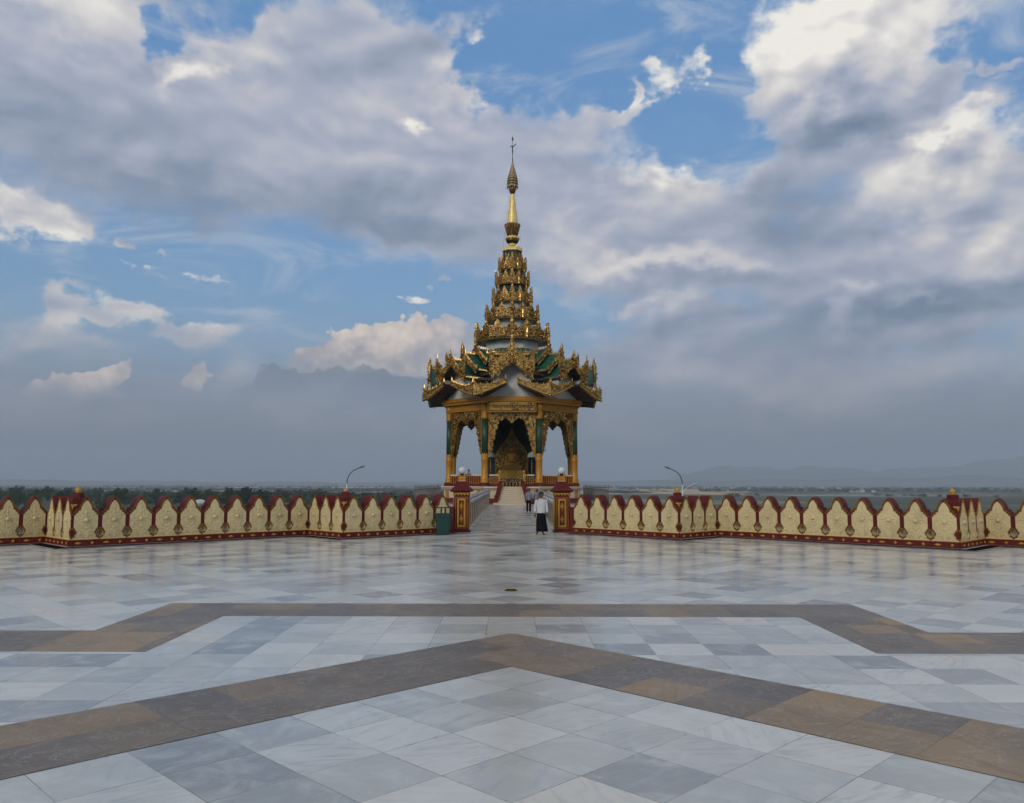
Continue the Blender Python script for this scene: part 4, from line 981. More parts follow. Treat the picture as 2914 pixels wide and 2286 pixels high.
s = MB(); s.lathe([(.48,28.66),(.52,28.9),(.64,29.6),(.76,30.02),(.70,30.08)], 16, 0, None, 0, False)
for i in range(16):
    a = 2*PI*i/16; s.tube([(0,-.51,28.7),(0,-.58,29.1),(0,-.69,29.7),(0,-.80,30.02)], [.06,.085,.11,.10], 5, 0, Rz(a)); s.spike(0, -.82, 29.95, .17, .22, 0, Rz(a)); s.spike(0, -.82, 29.98, .14, -.25, 0, Rz(a))
s.build('lotus_cup', [paint('aged_gilding', (.30,.18,.075), .38, 1.0, .3, 3)], PAV)
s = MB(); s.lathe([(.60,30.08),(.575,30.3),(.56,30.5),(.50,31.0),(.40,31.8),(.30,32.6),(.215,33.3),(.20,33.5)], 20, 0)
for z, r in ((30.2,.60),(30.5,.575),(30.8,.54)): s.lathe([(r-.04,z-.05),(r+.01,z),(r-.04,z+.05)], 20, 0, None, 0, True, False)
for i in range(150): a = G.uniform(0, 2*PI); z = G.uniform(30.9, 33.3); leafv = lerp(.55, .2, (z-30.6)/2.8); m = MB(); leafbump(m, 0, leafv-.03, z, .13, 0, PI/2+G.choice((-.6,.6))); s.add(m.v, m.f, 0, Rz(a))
s.build('spire_cone', [GOLDLIT], PAV)
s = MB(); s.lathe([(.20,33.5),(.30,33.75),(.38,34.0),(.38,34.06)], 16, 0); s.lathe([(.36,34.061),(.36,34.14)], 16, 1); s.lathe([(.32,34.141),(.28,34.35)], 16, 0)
s.build('umbrella_bracket', [paint('dark_gilding', (.20,.12,.05), .4, 1.0, .2, 3), GOLDLIT], PAV)
s = MB()
for i, (r, z) in enumerate([(.60,34.36),(.60,34.65),(.585,34.95),(.54,35.25),(.47,35.55),(.385,35.85),(.29,36.15),(.20,36.45),(.12,36.75)]):
    s.lathe([(r,z),(r*1.0,z+.05),(r*.93,z+.16),(r*.86,z+.30)], 18, 0)
    for j in range(18): s.spike(0, -r*1.0, z+.02, .09, -.12 if i else -.34, 0, Rz(2*PI*j/18))
s.lathe([(.09,36.9),(.05,37.05),(.04,37.3)], 10, 0)
s.build('umbrella_finial', [paint('umbrella_metal', (.36,.27,.15), .42, 1.0, .25, 5)], PAV)
s = MB(); s.tube([(0,0,37.0),(0,0,40.2)], [.035,.018], 8)
for z in (37.25,37.5,38.2,38.35,38.5,38.65,38.8): s.lathe([(.03,z-.05),(.085,z-.02),(.06,z+.05),(.02,z+.09)], 10, 0)
s.lathe([(.02,39.55),(.10,39.72),(.11,39.80),(.05,39.95),(.03,40.05),(.0001,40.25)], 10, 0)
s.add([(-.26,-.01,39.02),(-.05,-.01,39.0),(.16,-.01,39.06),(.42,-.01,39.34),(.36,-.01,39.14),(.14,-.01,38.9),(-.06,-.01,38.88),(-.22,-.01,38.9)], [(0,1,6,7),(1,2,5,6),(2,3,4,5)])
s.add([(-.26,.01,39.02),(-.05,.01,39.0),(.16,.01,39.06),(.42,.01,39.34),(.36,.01,39.14),(.14,.01,38.9),(-.06,.01,38.88),(-.22,.01,38.9)], [(7,6,1,0),(6,5,2,1),(5,4,3,2)])
s.build('vane', [paint('vane_metal', (.10,.09,.075), .4, .9)], PAV)
s = MB()
for a in (PI/8+k*PI/2 for k in range(4)): s.tube([(.30*math.cos(a), .30*math.sin(a), 34.2), (1.1*math.cos(a), 1.1*math.sin(a), 27.4)], .012, 4)
s.build('stay_wire', [STEEL], PAV)

# ---------------------------------------------------------------- shrine inside
sh = thing('shrine', 'dim gilded shrine altar with carved back inside the pavilion', 'shrine', (0, PY, 1.66))
b = MB(); b.box(-2.0,2.0,-.6,2.6,0,.35,0); b.box(-1.7,1.7,-.3,2.4,.35,.8,0); b.box(-1.25,1.25,.0,2.2,.8,1.7,1); b.box(-1.0,1.0,-.03,.0,1.75,2.2,2); b.box(-.95,.95,.15,2.0,1.7,2.25,1)
DIMG = paint('dim_gold_paint', (.42,.235,.035), .42, .4, .2, 3); b.build('altar', [paint('dark_maroon', (.05,.01,.01), .5), DIMG, paint('gold_cloth', (.24,.14,.02), .6)], sh)
k = MB(); poly = [(-1.75,.8),(-1.8,3.4),(-1.3,4.3),(-.7,4.9),(-.35,5.6),(0,6.3),(.35,5.6),(.7,4.9),(1.3,4.3),(1.8,3.4),(1.75,.8)]
k.prism(poly, 1.9, 2.1); carve(k, poly, -1.9, 240, .26); k.build('carved_back', [paint('old_gold', (.22,.14,.032), .45, .5, .3, 3)], sh)
k = MB(); k.prism([(-2.85,-.0),(2.85,-.0),(2.85,8.2),(-2.85,8.2)], 2.7, 2.9); k.build('back_wall', [paint('dark_green_wall', (.006,.012,.010), .6)], sh)
bu = thing('seated_statue', 'dim golden seated buddha statue on the shrine altar', 'statue', (0, PY+1.0, 1.66+2.25))
s = MB()
s.lathe([(.75,0),(.8,.12),(.7,.25)], 20, 0, None, 0, True, True, 1, .75); s.ball((-.42,-.12,.34), .34, 14, 8, 0, None, (1.15,.9,.5)); s.ball((.42,-.12,.34), .34, 14, 8, 0, None, (1.15,.9,.5))
s.lathe([(.42,.25),(.40,.5),(.44,.85),(.50,1.12),(.42,1.3),(.16,1.4),(.13,1.52)], 18, 0, None, 0, True, True, 1, .62)
s.tube([(-.48,0,1.15),(-.60,-.1,.8),(-.50,-.36,.5),(-.55,-.5,.35)], [.13,.12,.1,.08], 8); s.tube([(.48,0,1.15),(.60,-.1,.8),(.42,-.38,.52),(.1,-.42,.45)], [.13,.12,.1,.08], 8)
s.ball((0,-.02,1.72), .21, 16, 12, 0, None, (.9,1,1.15)); s.ball((0,.02,1.95), .1, 10, 8, 0, None, (1,1,1)); s.spike(0, .02, 2.0, .12, .3)
for q in (-1, 1): s.ball((q*.2,0,1.66), .05, 6, 6, 0, None, (.5,1,1.8))
s.build('figure', [DIMG], bu)
for x, lb in ((-2.2, 'pale offering parasol on a thin pole behind the gate-side column with the bin in front'), (2.05, 'pale offering parasol on a thin pole on the white-shirted man side of the shrine')):
    pr = thing('parasol', lb, 'parasol', (x, PY-2.6, 1.66), 0, 'parasols beside the shrine')
    m = MB(); m.tube([(0,0,0),(0,0,3.4)], .03, 8); m.lathe([(.22,0),(.22,.05),(.05,.1)], 12); m.build('pole', [STEEL], pr)
    m = MB(); m.lathe([(.46,2.98),(.44,3.26),(.28,3.44),(.06,3.56),(.0001,3.62)], 16, 0, None, 0, True, False); m.build('parasol_canopy', [paint('parasol_cloth', (.30,.36,.30), .8)], pr)
for i, (x, y) in enumerate([(-.9,-.95),(-.55,-1.05),(-.2,-.98),(.15,-1.05),(.5,-.95),(.85,-1.05)]):
    v = thing('flower_vase', 'small vase of offering flowers in the row before the shrine altar', 'vase', (x, PY+y, 1.66), 0, 'flower vases before the altar')
    m = MB(); m.lathe([(.07,0),(.11,.12),(.12,.22),(.06,.36),(.09,.42)], 10); m.build('vase_body', [GOLDPAINT], v)
    m = MB()
    for j in range(26): m.ball((G.gauss(0,.12), G.gauss(0,.1), .55+G.gauss(0,.14)), G.uniform(.03,.06), 5, 4, G.choice((0,0,1,2)))
    m.build('flowers', [paint('flower_white', (.6,.58,.5), .8), LEAF, paint('flower_yellow', (.5,.32,.05), .8)], v)
# ---------------------------------------------------------------- land, woods, hills, air
def sst(a, b, x):
    t = min(1, max(0, (x-a)/(b-a))); return t*t*(3-2*t)
def gz(x, y):
    r = math.hypot(x, y-60)
    left = sst(.06, -.12, x/max(200, abs(y)))
    h = -2.2-9*sst(35, 170, r)-3*sst(150, 400, r)
    return h-10*sst(lerp(300, 900, left), lerp(900, 2000, left), r)
def at(px, d):            # x at distance d for a picture column of the 2914 px wide photograph
    return (px-1457)/2313*d
rr = [0,18,26,34,42,55,70,90,120,160,220,300,420,600,850,1200,1700,2400,3500,5000,7500,12000]
mb = MB(); n = 72; vs = [(0, 60, -3.2)]
for r in rr[1:]:
    for k in range(n):
        a = 2*PI*k/n; x, y = r*math.cos(a), 60+r*math.sin(a); z = gz(x, y)
        if r < 75 or y < 60: z = min(z, -3.4)
        vs.append((x, y, z))
fs = [(0, 1+k, 1+(k+1) % n) for k in range(n)]
for i in range(len(rr)-2):
    for k in range(n): a = 1+i*n+k; b = 1+i*n+(k+1) % n; fs.append((a, a+n, b+n, b))
mb.add(vs, fs, 0, None, True)
m, N, b = new_mat('plain'); tc = N.node('ShaderNodeTexCoord'); v = tc.outputs['Object']
vo = N.node('ShaderNodeTexVoronoi', voronoi_dimensions='2D'); N.put(vo.inputs['Vector'], N.v('MULTIPLY_ADD', N.noise(v, .002, 3, .5, 0, '3D', 1), (160, 160, 0), v)); vo.inputs['Scale'].default_value = .0032
sp = N.sep(vo.outputs['Color'])
c = N.ramp(sp[0], [(0, (.07,.082,.05)), (.3, (.10,.105,.062)), (.55, (.15,.138,.08)), (.72, (.21,.175,.10)), (.9, (.28,.22,.13))], 'CONSTANT')
c = N.mix(N.ss(N.noise(v, .009, 6, .65), .48, .62, 0, .75), c, (.04,.052,.03))
c = N.mix(N.ss(N.noise(v, .05, 5, .6), .4, .7, 0, .35), c, (.10,.085,.05))
N.put(b.inputs['Base Color'], c); b.inputs['Roughness'].default_value = 1.0; b.inputs['Specular IOR Level'].default_value = .1
mb.build('ground', [m])['kind'] = 'structure'
def blob(cx, cy, rx, ry, z, name, mat, n=26, wob=.3, kind='structure', label=None):
    ph = [R.uniform(0, 6.28) for _ in range(4)]
    vs = []
    for k in range(n):
        a = 2*PI*k/n; q = 1+wob*sum(math.sin(a*(i+2)+ph[i])/(i+1.5) for i in range(4)); vs.append((cx+rx*q*math.cos(a), cy+ry*q*math.sin(a), z))
    mbx = MB(); mbx.add(vs, [tuple(range(n))]); o = mbx.build(name, mat); o['kind'] = kind; return o
STRAW = paint('dry_field', (.58,.40,.20), .95, 0, .25, .004, 0, 40, .5, (.24,.19,.10), .1)
m, N, b = new_mat('pond_water'); b.inputs['Base Color'].default_value = (.05,.06,.06,1); b.inputs['Roughness'].default_value = .2; POND = m
for px, d, rx, ry in ((330,3400,300,1150),(520,3700,330,1300),(690,3200,300,1100),(860,3600,360,1200),(1010,3000,300,1150),(1150,3000,300,1200),(1290,2500,230,900),(1690,2500,150,560),(1800,2600,190,620),(1905,3300,230,800),(2090,4600,260,900),(2330,3300,220,220),(2660,3400,260,240),(2330,4900,330,1000),(2720,4600,420,800)):
    blob(at(px, d), d, rx, ry, gz(at(px, d), d)+.5, 'dry_field', STRAW)
for px, d, rx, ry in ((2215,1900,62,60),(2330,1790,85,75),(2445,1880,75,85),(2520,1720,95,55),(2600,1840,50,60)):
    blob(at(px, d), d, rx, ry, gz(at(px, d), d)+.3, 'pond', POND)
# leaf crowns of unit size
def crown(seed, leaves, broad):
    q = random.Random(seed); m = MB(); cl = []
    for i in range(11):
        a = q.uniform(0, 2*PI); e = q.uniform(-.3, 1); rr_ = q.uniform(.18, .40)
        cl.append((rr_*math.cos(a)*broad, rr_*math.sin(a)*broad, .55+.36*e*(1-rr_*.6), q.uniform(.13, .22)))
    cl.append((0, 0, .62, .26))
    for i in range(leaves):
        cx, cy, cz, cr = q.choice(cl); d = Vector((q.gauss(0,1), q.gauss(0,1), q.gauss(0,1))).normalized()*cr*q.uniform(.55, 1.12)
        p = Vector((cx+d.x, cy+d.y, cz+d.z*.85)); u = Vector((q.gauss(0,1), q.gauss(0,1), q.gauss(0,1))).normalized(); w = u.orthogonal().normalized(); s_ = q.uniform(.022, .055)
        m.add([p-u*s_, p+w*s_*.7, p+u*s_, p-w*s_*.7], [(0,1,2,3)])
    return m.mesh('crown', [LEAF])
def trunk(seed):
    q = random.Random(seed); m = MB(); m.tube([(0,0,-.04),(.01,0,.2),(-.01,.01,.42),(.0,0,.66)], [.03,.024,.018,.008], 6)
    for i in range(5):
        a = q.uniform(0, 2*PI); z = q.uniform(.26, .5); m.tube([(0,0,z),(.12*math.cos(a),.12*math.sin(a),z+.12),(.26*math.cos(a),.26*math.sin(a),z+.22)], [.013,.009,.003], 5)
    return m.mesh('trunk', [BARK])
KIND = [(crown(i+1, 620, b_), trunk(i+40)) for i, b_ in enumerate((1.0, .85, 1.2, .7))]
def tree(x, y, h, w, k, label, group, z=None):
    root = thing('tree', label, 'tree', (x, y, gz(x, y)-.3 if z is None else z), R.uniform(0, 6.28), group); root.scale = (w, w, h)
    link('crown', KIND[k][0], root); link('trunk', KIND[k][1], root); return root
WOODL = 'dark green broadleaf tree of the wood seen over the long parapet on the bin side'
GW = 'trees of the wood beyond the parapet on the bin side'
tree(at(340,470), 470, 14.2, 11.5, 0, 'tall dark round-crowned tree standing out of the wood just right of the capped corner block', 'single trees over the parapet')
for px, d, h, w in ((690,430,13.6,10.5),(722,440,13.4,12),(752,450,12.6,9),(535,520,13.0,6.5),(560,560,12.2,9),(610,500,12.0,8),(905,520,12.8,11),(805,480,12.4,8),(655,520,12.6,7),(450,560,12,9),(150,700,13,12),(60,760,13,11)):
    tree(at(px, d), d, h+1.2, w*1.1, R.randrange(4), WOODL, GW)
for i in range(118):
    px = R.uniform(-60, 1255); d = R.uniform(380, 860)
    if px > 960: d = R.uniform(430, 700)
    tree(at(px, d), d, R.uniform(8.0, 11.6) if px < 300 else R.uniform(6.2, 9.4), R.uniform(6, 11), R.randrange(4), WOODL, GW)
WR, GR = 'small hazy blue-green tree of the far tree lines between fields and ponds', 'trees of the far tree lines on the pond side'
for i in range(62): d = 2650+R.uniform(-120, 150); px = R.choice((R.uniform(2140, 2520), R.uniform(2140, 2520), R.uniform(2560, 2960))); tree(at(px, d), d, R.uniform(9, 15), R.uniform(13, 26), R.randrange(4), WR, GR)
for px in (2668,2712,2790,2800): d = 2500; tree(at(px, d), d, R.uniform(17, 21), R.uniform(18, 24), R.randrange(4), WR, GR)
for i in range(20): d = 1540+R.uniform(-60, 90); px = R.choice((R.uniform(2470, 2650), R.uniform(2600, 2920), R.uniform(1990, 2160))); tree(at(px, d), d, R.uniform(5.5, 9.5), R.uniform(9, 17), R.randrange(4), WR, GR)
for px, d in ((1775,2750),(1790,2740),(1803,2760),(1850,2900),(1868,2880),(1745,3000),(1760,2600),(1812,2500),(1890,2700)): tree(at(px, d), d, R.uniform(5, 8), R.uniform(12, 22), R.randrange(4), 'low dark bush on the straw-coloured field right of the gate', 'bushes on the dry field')
def wood(name, spots, label):
    m = MB(); q = random.Random(9)
    for x, y, h, w in spots:
        z = gz(x, y)
        for j in range(16):
            a = q.uniform(0, 6.28); r_ = q.uniform(0, .5)*w; p = Vector((x+r_*math.cos(a), y+r_*math.sin(a), z+h*q.uniform(.15, 1.0)*(1-.5*r_/w)))
            u = Vector((q.gauss(0,1), q.gauss(0,1), q.gauss(0,.7))).normalized(); v_ = u.orthogonal().normalized(); s_ = w*q.uniform(.16, .34)
            m.add([p-u*s_, p+v_*s_*.8, p+u*s_, p-v_*s_*.8], [(0,1,2,3)])
    o = m.build(name, [LEAF]); tag(o, label, 'wood', None, 'stuff')
sp_ = []
for i in range(1500):
    px = R.uniform(-120, 1330)
    if px < 420: d = R.uniform(650, 3200)
    elif px < 940: d = R.uniform(600, 1000)
    else: d = R.uniform(520, 900)
    sp_.append((at(px, d), d, R.uniform(5, 9.5) if px < 300 else R.uniform(3.5, 6), R.uniform(6, 13)))
for i in range(700):
    px = R.uniform(-1100, -120); d = R.uniform(420, 2200); sp_.append((at(px, d), d, R.uniform(5, 10.5), R.uniform(6, 13)))
for i in range(420):
    px = R.uniform(-120, 1450); d = R.uniform(1500, 2600) if px < 300 else R.choice((R.uniform(4800, 7500), R.uniform(2200, 5200))); sp_.append((at(px, d), d, R.uniform(4, 7), R.uniform(10, 24)))
wood('far_wood', sp_, 'dark green far wood merging into one mass beyond the parapet on the bin side')
sp_ = []
for i in range(620):
    px = R.uniform(1640, 3050); d = R.choice((R.uniform(2600, 2850), R.uniform(3900, 7500), R.uniform(3600, 4200)))
    if px < 1990 and d < 3000: continue
    sp_.append((at(px, d), d, R.uniform(4, 9), R.uniform(10, 34)))
wood('far_tree_line', sp_, 'hazy blue-green far tree lines on the plain beyond the pond-side parapet')
# hills
def ridge(name, pts, depth, mat):
    m = MB(); vs = []; k = len(pts)
    for x, y, h in pts:
        for f_, s_ in ((-1.0, 0), (-.5, .55), (0, 1), (.6, .5), (1.2, 0)): vs.append((x, y+f_*depth, -26+(h+26)*s_))
    for i in range(k-1):
        for j in range(4): a = i*5+j; m.f.append((a, a+5, a+6, a+1)); m.m.append(0); m.sm.append(True)
    m.v = vs; m.build(name, [mat])['kind'] = 'structure'
HILL = paint('hill_forest_hazed', (.16,.175,.17), 1, 0, .3, .002, 0, 40, .4, (.14,.125,.09), .1)  # forest lightened: part of the distant haze put into the colour
def prof(x0, x1, d, f, n=70):
    out = []
    for i in range(n+1):
        px = lerp(x0, x1, i/n); out.append((at(px, d), d, f(px)+R.uniform(-.06, .06)*f(px)))
    return out
D1 = 11000
def f1(px):
    h = 80*sst(1850, 2000, px)+110*math.exp(-((px-2060)/130)**2)+120*math.exp(-((px-2330)/170)**2)+230*math.exp(-((px-2900)/230)**2)+60*math.exp(-((px-2600)/90)**2)
    return max(6, h*1.15+12*math.sin(px*.05)+9*math.sin(px*.13+1))
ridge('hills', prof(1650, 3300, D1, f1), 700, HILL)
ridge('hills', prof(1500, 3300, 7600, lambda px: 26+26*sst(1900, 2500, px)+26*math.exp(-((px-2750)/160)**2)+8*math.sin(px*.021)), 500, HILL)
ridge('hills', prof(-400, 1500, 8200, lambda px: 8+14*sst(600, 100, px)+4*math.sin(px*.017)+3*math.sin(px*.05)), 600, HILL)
# small buildings
bt = thing('domed_shrine', 'small pale round domed roof among the dark trees beyond the long parapet', 'domed building', (at(577,300), 300, gz(at(577,300), 300)))
z0 = -4.25-gz(at(577,300), 300)
k = MB(); k.lathe([(2.0,0),(2.0,z0-1.7),(2.3,z0-1.65),(2.3,z0-1.5)], 20); k.build('wall', [WHITE], bt)
k = MB(); k.lathe([(2.25,z0-1.5),(2.1,z0-.9),(1.6,z0-.35),(.8,z0-.05),(.1,z0)], 20); k.build('dome', [paint('dome_paint', (.5,.55,.58), .5)], bt)
def house(px, d, w, dp, h, label):
    x = at(px, d); r_ = thing('farm_house', label, 'house', (x, d, gz(x, d)), R.uniform(-.3, .3), 'far pale houses on the plain')
    k = MB(); k.box(-w/2, w/2, -dp/2, dp/2, 0, h); k.build('wall', [WHITE], r_)
    k = MB(); M = Rz(PI/2); k.prism([(-dp/2-.6,h),(dp/2+.6,h),(0,h+dp*.3)], -w/2-.5, w/2+.5, 0, M); k.build('roof', [paint('tin_roof', (.42,.42,.42), .5)], r_)
house(2424, 2560, 22, 9, 5, 'far pale long house in front of the hazy tree line on the pond side')
house(2446, 2570, 16, 9, 5.5, 'far pale house beside the longer one at the hazy tree line on the pond side')
house(2480, 2580, 10, 8, 4, 'far small pale hut right of the two houses at the hazy tree line')
house(112, 900, 9, 6, 3, 'tiny white hut among the dark trees near the left edge')
k = MB()
pts = [(at(1700,1780),1780),(at(1900,1880),1880),(at(2150,2120),2120),(at(2950,2300),2300)]
for a, c_ in zip(pts, pts[1:]): k.add([(a[0],a[1]-9,gz(*a)+.6),(c_[0],c_[1]-9,gz(*c_)+.6),(c_[0],c_[1]+9,gz(*c_)+.6),(a[0],a[1]+9,gz(*a)+.6)], [(0,1,2,3)])
k.build('road', [paint('pale_road', (.36,.34,.30), .9)])['kind'] = 'structure'
# air
HZ = MB(); HZ.box(-12600, 12600, -12400, 12600, -30, 450)
m = bpy.data.materials.new('haze_air'); m.use_nodes = True; t = m.node_tree; t.nodes.clear(); N = NT(t)
o_ = N.node('ShaderNodeOutputMaterial'); pv = N.node('ShaderNodeVolumePrincipled'); t.links.new(pv.outputs[0], o_.inputs['Volume'])
pv.inputs['Color'].default_value = (.74,.86,1.0,1); pv.inputs['Density'].default_value = HAZE_DENSITY; pv.inputs['Anisotropy'].default_value = .0
hz = HZ.build('haze', [m]); hz['kind'] = 'stuff'; hz['label'] = 'grey blue haze over the plain'; hz['category'] = 'haze'
# ---------------------------------------------------------------- people
def skin(name, chains, mat, parent=None, sub=2):
    """one continuous surface grown over chains of (x, y, z, radius); joints that coincide are shared"""
    key = {}; vs = []; rad = []; es = []
    for ch in chains:
        pv = None
        for x, y, z, r in ch:
            k = (round(x, 4), round(y, 4), round(z, 4))
            if k not in key: key[k] = len(vs); vs.append((x, y, z)); rad.append(r if isinstance(r, tuple) else (r, r))
            i = key[k]
            if pv is not None and pv != i: es.append((pv, i))
            pv = i
    me = bpy.data.meshes.new(name); me.from_pydata(vs, es, []); o = bpy.data.objects.new(name, me); C.objects.link(o)
    s = o.modifiers.new('skin', 'SKIN'); s.use_smooth_shade = True
    for i, d in enumerate(me.skin_vertices[0].data): d.radius = rad[i]; d.use_root = (i == 0)
    u = o.modifiers.new('sub', 'SUBSURF'); u.levels = sub; u.render_levels = sub
    m2 = bpy.data.meshes.new_from_object(o.evaluated_get(bpy.context.evaluated_depsgraph_get()))
    bpy.data.objects.remove(o); bpy.data.meshes.remove(me)
    m2.name = name; m2.materials.clear(); m2.materials.append(mat); m2.polygons.foreach_set('use_smooth', [True]*len(m2.polygons))
    return link(name, m2, parent)
def hand(w, d, side, front=-1):
    """palm, four unequal bent fingers and a thumb; w = wrist (x,y,z), d = unit direction of the hand"""
    W = Vector(w); D = Vector(d).normalized(); F = Vector((0, front, 0)); A = D.cross(F).normalized()*side; F = A.cross(D).normalized()
    P = lambda a, f, l: tuple(W+A*a+F*f+D*l)
    pc = (*P(0,0,.055), .026); ch = [[(*w, .025), pc]]
    for i, (a, L) in enumerate(((-.027,.070),(-.009,.082),(.009,.078),(.026,.062))):
        k = (*P(a,0,.088), .0105); ch.append([pc, k, (*P(a*1.05,.012,.088+L*.5), .0095), (*P(a*1.05,.034,.088+L*.92), .0075)])
    ch.append([pc, (*P(-.036,.014,.052), .012), (*P(-.052,.03,.082), .0105), (*P(-.05,.042,.108), .008)])
    return ch
def head_chains(nk, hd, yaw, s=1.0):
    """neck to crown with nose, chin, brow and ears; nk = top of the neck, yaw = turn of the face (0 = towards -y)"""
    n = Vector(nk); f = Vector((math.sin(yaw), -math.cos(yaw), 0)); a = Vector((f.y*-1, f.x, 0)); c = n+Vector((0, 0, .105*s))+f*.012
    P = lambda u, v, w: tuple(c+f*u*s+a*v*s+Vector((0, 0, w*s)))
    return c, f, a, [[(*nk, .048*s), (*P(-.005,0,-.045), .066*s), (*P(0,0,.0), (.083*s)), (*P(-.008,0,.055), .078*s), (*P(-.012,0,.09), .045*s)],
        [(*P(-.005,0,-.045), .066*s), (*P(.05,0,-.072), .034*s)], [(*P(0,0,0), .083*s), (*P(.072,0,-.006), .022*s), (*P(.098,0,-.022), .013*s)],
        [(*P(0,0,0), .083*s), (*P(-.005,.084,-.008), .016*s), (*P(-.012,.094,.006), .012*s)], [(*P(0,0,0), .083*s), (*P(-.005,-.084,-.008), .016*s), (*P(-.012,-.094,.006), .012*s)]]
def face(parent, c, f, a, s=1.0):
    m = MB(); P = lambda u, v, w: tuple(c+f*u*s+a*v*s+Vector((0, 0, w*s)))
    for v in (-.03, .03):
        m.ball(P(.0755, v, .006), .0075*s, 8, 6, 0, None); m.ball(P(.0795, v, .006), .0052*s, 8, 6, 1); m.tube([P(.076, v-.016, .024), P(.081, v, .028), P(.076, v+.016, .023)], [.002*s,.0032*s,.002*s], 5, 1)
    m.tube([P(.076,-.02,-.05), P(.084,0,-.051), P(.076,.02,-.05)], [.003*s,.005*s,.003*s], 6, 2)
    m.build('face_features', [paint('eye_white', (.34,.31,.29), .4), HAIR, paint('lips', (.15,.055,.045), .5)], parent)
def hair(parent, c, f, a, s=1.0, long=0.0, puff=1.0):
    m = MB(); q = random.Random(4); rings = []; n = 26; o = c-f*.012*s+Vector((0, 0, .02*s))
    def D(th, e): return f*math.cos(th)*math.cos(e)*.98+a*math.sin(th)*math.cos(e)*.90+Vector((0, 0, math.sin(e)*1.12))
    def low(th): k = .5-.5*math.cos(th); return lerp(.50, -.62, min(1, k*1.25))-(.22 if .25 < k < .55 else 0)
    for i in range(10):
        ring_ = []
        for k in range(n):
            th = 2*PI*k/n; e = lerp(1.52, low(th), i/9); r_ = .095*s*puff*(1+.07*q.uniform(-1, 1)+.06*(math.cos(th) > .3)*(e > .5))
            ring_.append(tuple(o+D(th, e)*r_))
        rings.append(ring_)
    loft(m, rings, 0)
    for i in range(420):
        th = q.uniform(0, 2*PI); e = lerp(1.5, low(th)-.02, q.random()**.8); d = D(th, e); p0 = o+d*.088*s*puff; t_ = Vector((q.gauss(0,1), q.gauss(0,1), q.gauss(0,1)))*.013*s
        e2 = p0+d*.019*s+t_-Vector((0,0,.008*s)); w_ = d.cross(t_).normalized()*.006*s
        m.add([p0-w_, p0+w_, e2], [(0,1,2)])
    if long:
        m.tube([tuple(c-f*.075*s+Vector((0,0,.02))), tuple(c-f*.105*s+Vector((0,0,-.07))), tuple(c-f*.09*s+Vector((0,0,-long)))], [.065*s,.06*s,.02*s], 10)
    m.build('hair', [HAIR], parent)
def ell(rx, ry, z, cx=0, cy=0, n=24, fold=0.0, k=5, ph=0.0):
    return [(cx+rx*(1+fold*math.sin(k*2*PI*i/n+ph))*math.cos(2*PI*i/n), cy+ry*(1+fold*math.sin(k*2*PI*i/n+ph))*math.sin(2*PI*i/n), z) for i in range(n)]
def sleeve(m, pts, mat=0): m.tube([p[:3] for p in pts], [p[3] for p in pts], 14, mat)

# man in the white shirt, walking, face turned to his left
man = thing('person', 'man in white long-sleeved shirt and long black wrap walking barefoot at the gate', 'person', (1.150,32.1,0), 0, 'people on the walkway')
nk = (.0,-.015,1.415); c, f, a, hc = head_chains(nk, 0, .62, 1.06)
sh_ = {s: (s*.165,.0,1.31) for s in (-1, 1)}
el_ = {-1: (-.232,.02,1.06), 1: (.222,.03,1.06)}; wr_ = {-1: (-.235,-.05,.835), 1: (.232,-.03,.835)}
ch = [[(0,.0,.86,(.135,.10)), (0,.01,1.02,(.125,.09)), (0,.005,1.2,(.15,.10)), (0,0,1.33,(.10,.075)), (*nk,.048)]]+hc
for s in (-1, 1):
    ch.append([(0,.005,1.2,(.15,.10)), (*sh_[s],.054), (*el_[s],.041), (*wr_[s],.025)]); ch += hand(wr_[s], (s*.03,-.22,-1), s)
ch.append([(0,.0,.86,.13), (-.09,.0,.80,.085), (-.115,.05,.45,.06), (-.135,.10,.10,.036), (-.15,.075,.045,.033), (-.185,-.01,.035,.03), (-.205,-.075,.018,.016)])
ch.append([(0,.0,.86,.13), (.08,-.01,.80,.075), (.075,-.06,.45,.055), (.06,-.06,.085,.036), (.075,-.085,.045,.034), (.125,-.16,.03,.031), (.165,-.205,.016,.016)])
skin('body', ch, SKIN, man); hair(man, c, f, a, 1.06, 0, 1.1); face(man, c, f, a, 1.06)
m = MB(); loft(m, [ell(.158,.122,.80,0,0,28,.03,7), ell(.172,.134,.84,0,0,28,.04,6), ell(.17,.13,.95,0,0,28,.03,5,1), ell(.172,.125,1.1,0,0,28,.02,4), ell(.178,.122,1.22,0,0,28), ell(.17,.105,1.30,0,0,28), ell(.118,.082,1.352,0,0,28), ell(.066,.062,1.372,0,-.006,28), ell(.066,.064,1.395,0,-.008,28)])
for s in (-1, 1): sleeve(m, [(s*.13,0,1.30,.075), (*sh_[s],.068), (lerp(sh_[s][0], el_[s][0], .5),.012,1.19,.064), (*el_[s],.058), (lerp(el_[s][0], wr_[s][0], .6),lerp(el_[s][1], wr_[s][1], .6),.925,.052), (wr_[s][0],wr_[s][1],.85,.038)])
for s in (-1, 1): m.add([(s*.004,-.072,1.385),(s*.062,-.052,1.425),(s*.075,-.06,1.375),(s*.03,-.098,1.335)], [(0,1,2,3) if s > 0 else (3,2,1,0)])
m.build('shirt', [SHIRT], man)
m = MB(); loft(m, [ell(.232,.19,.12,.035,-.02,36,.06,7,.4), ell(.222,.185,.22,.03,-.02,36,.055,7,.5), ell(.205,.175,.40,.015,-.02,36,.045,6,.6), ell(.188,.162,.60,.005,-.015,36,.035,6,.8), ell(.176,.148,.74,0,-.005,36,.03,5,1), ell(.166,.13,.85,0,0,36,.02,6), ell(.150,.110,.86,0,0,36)])
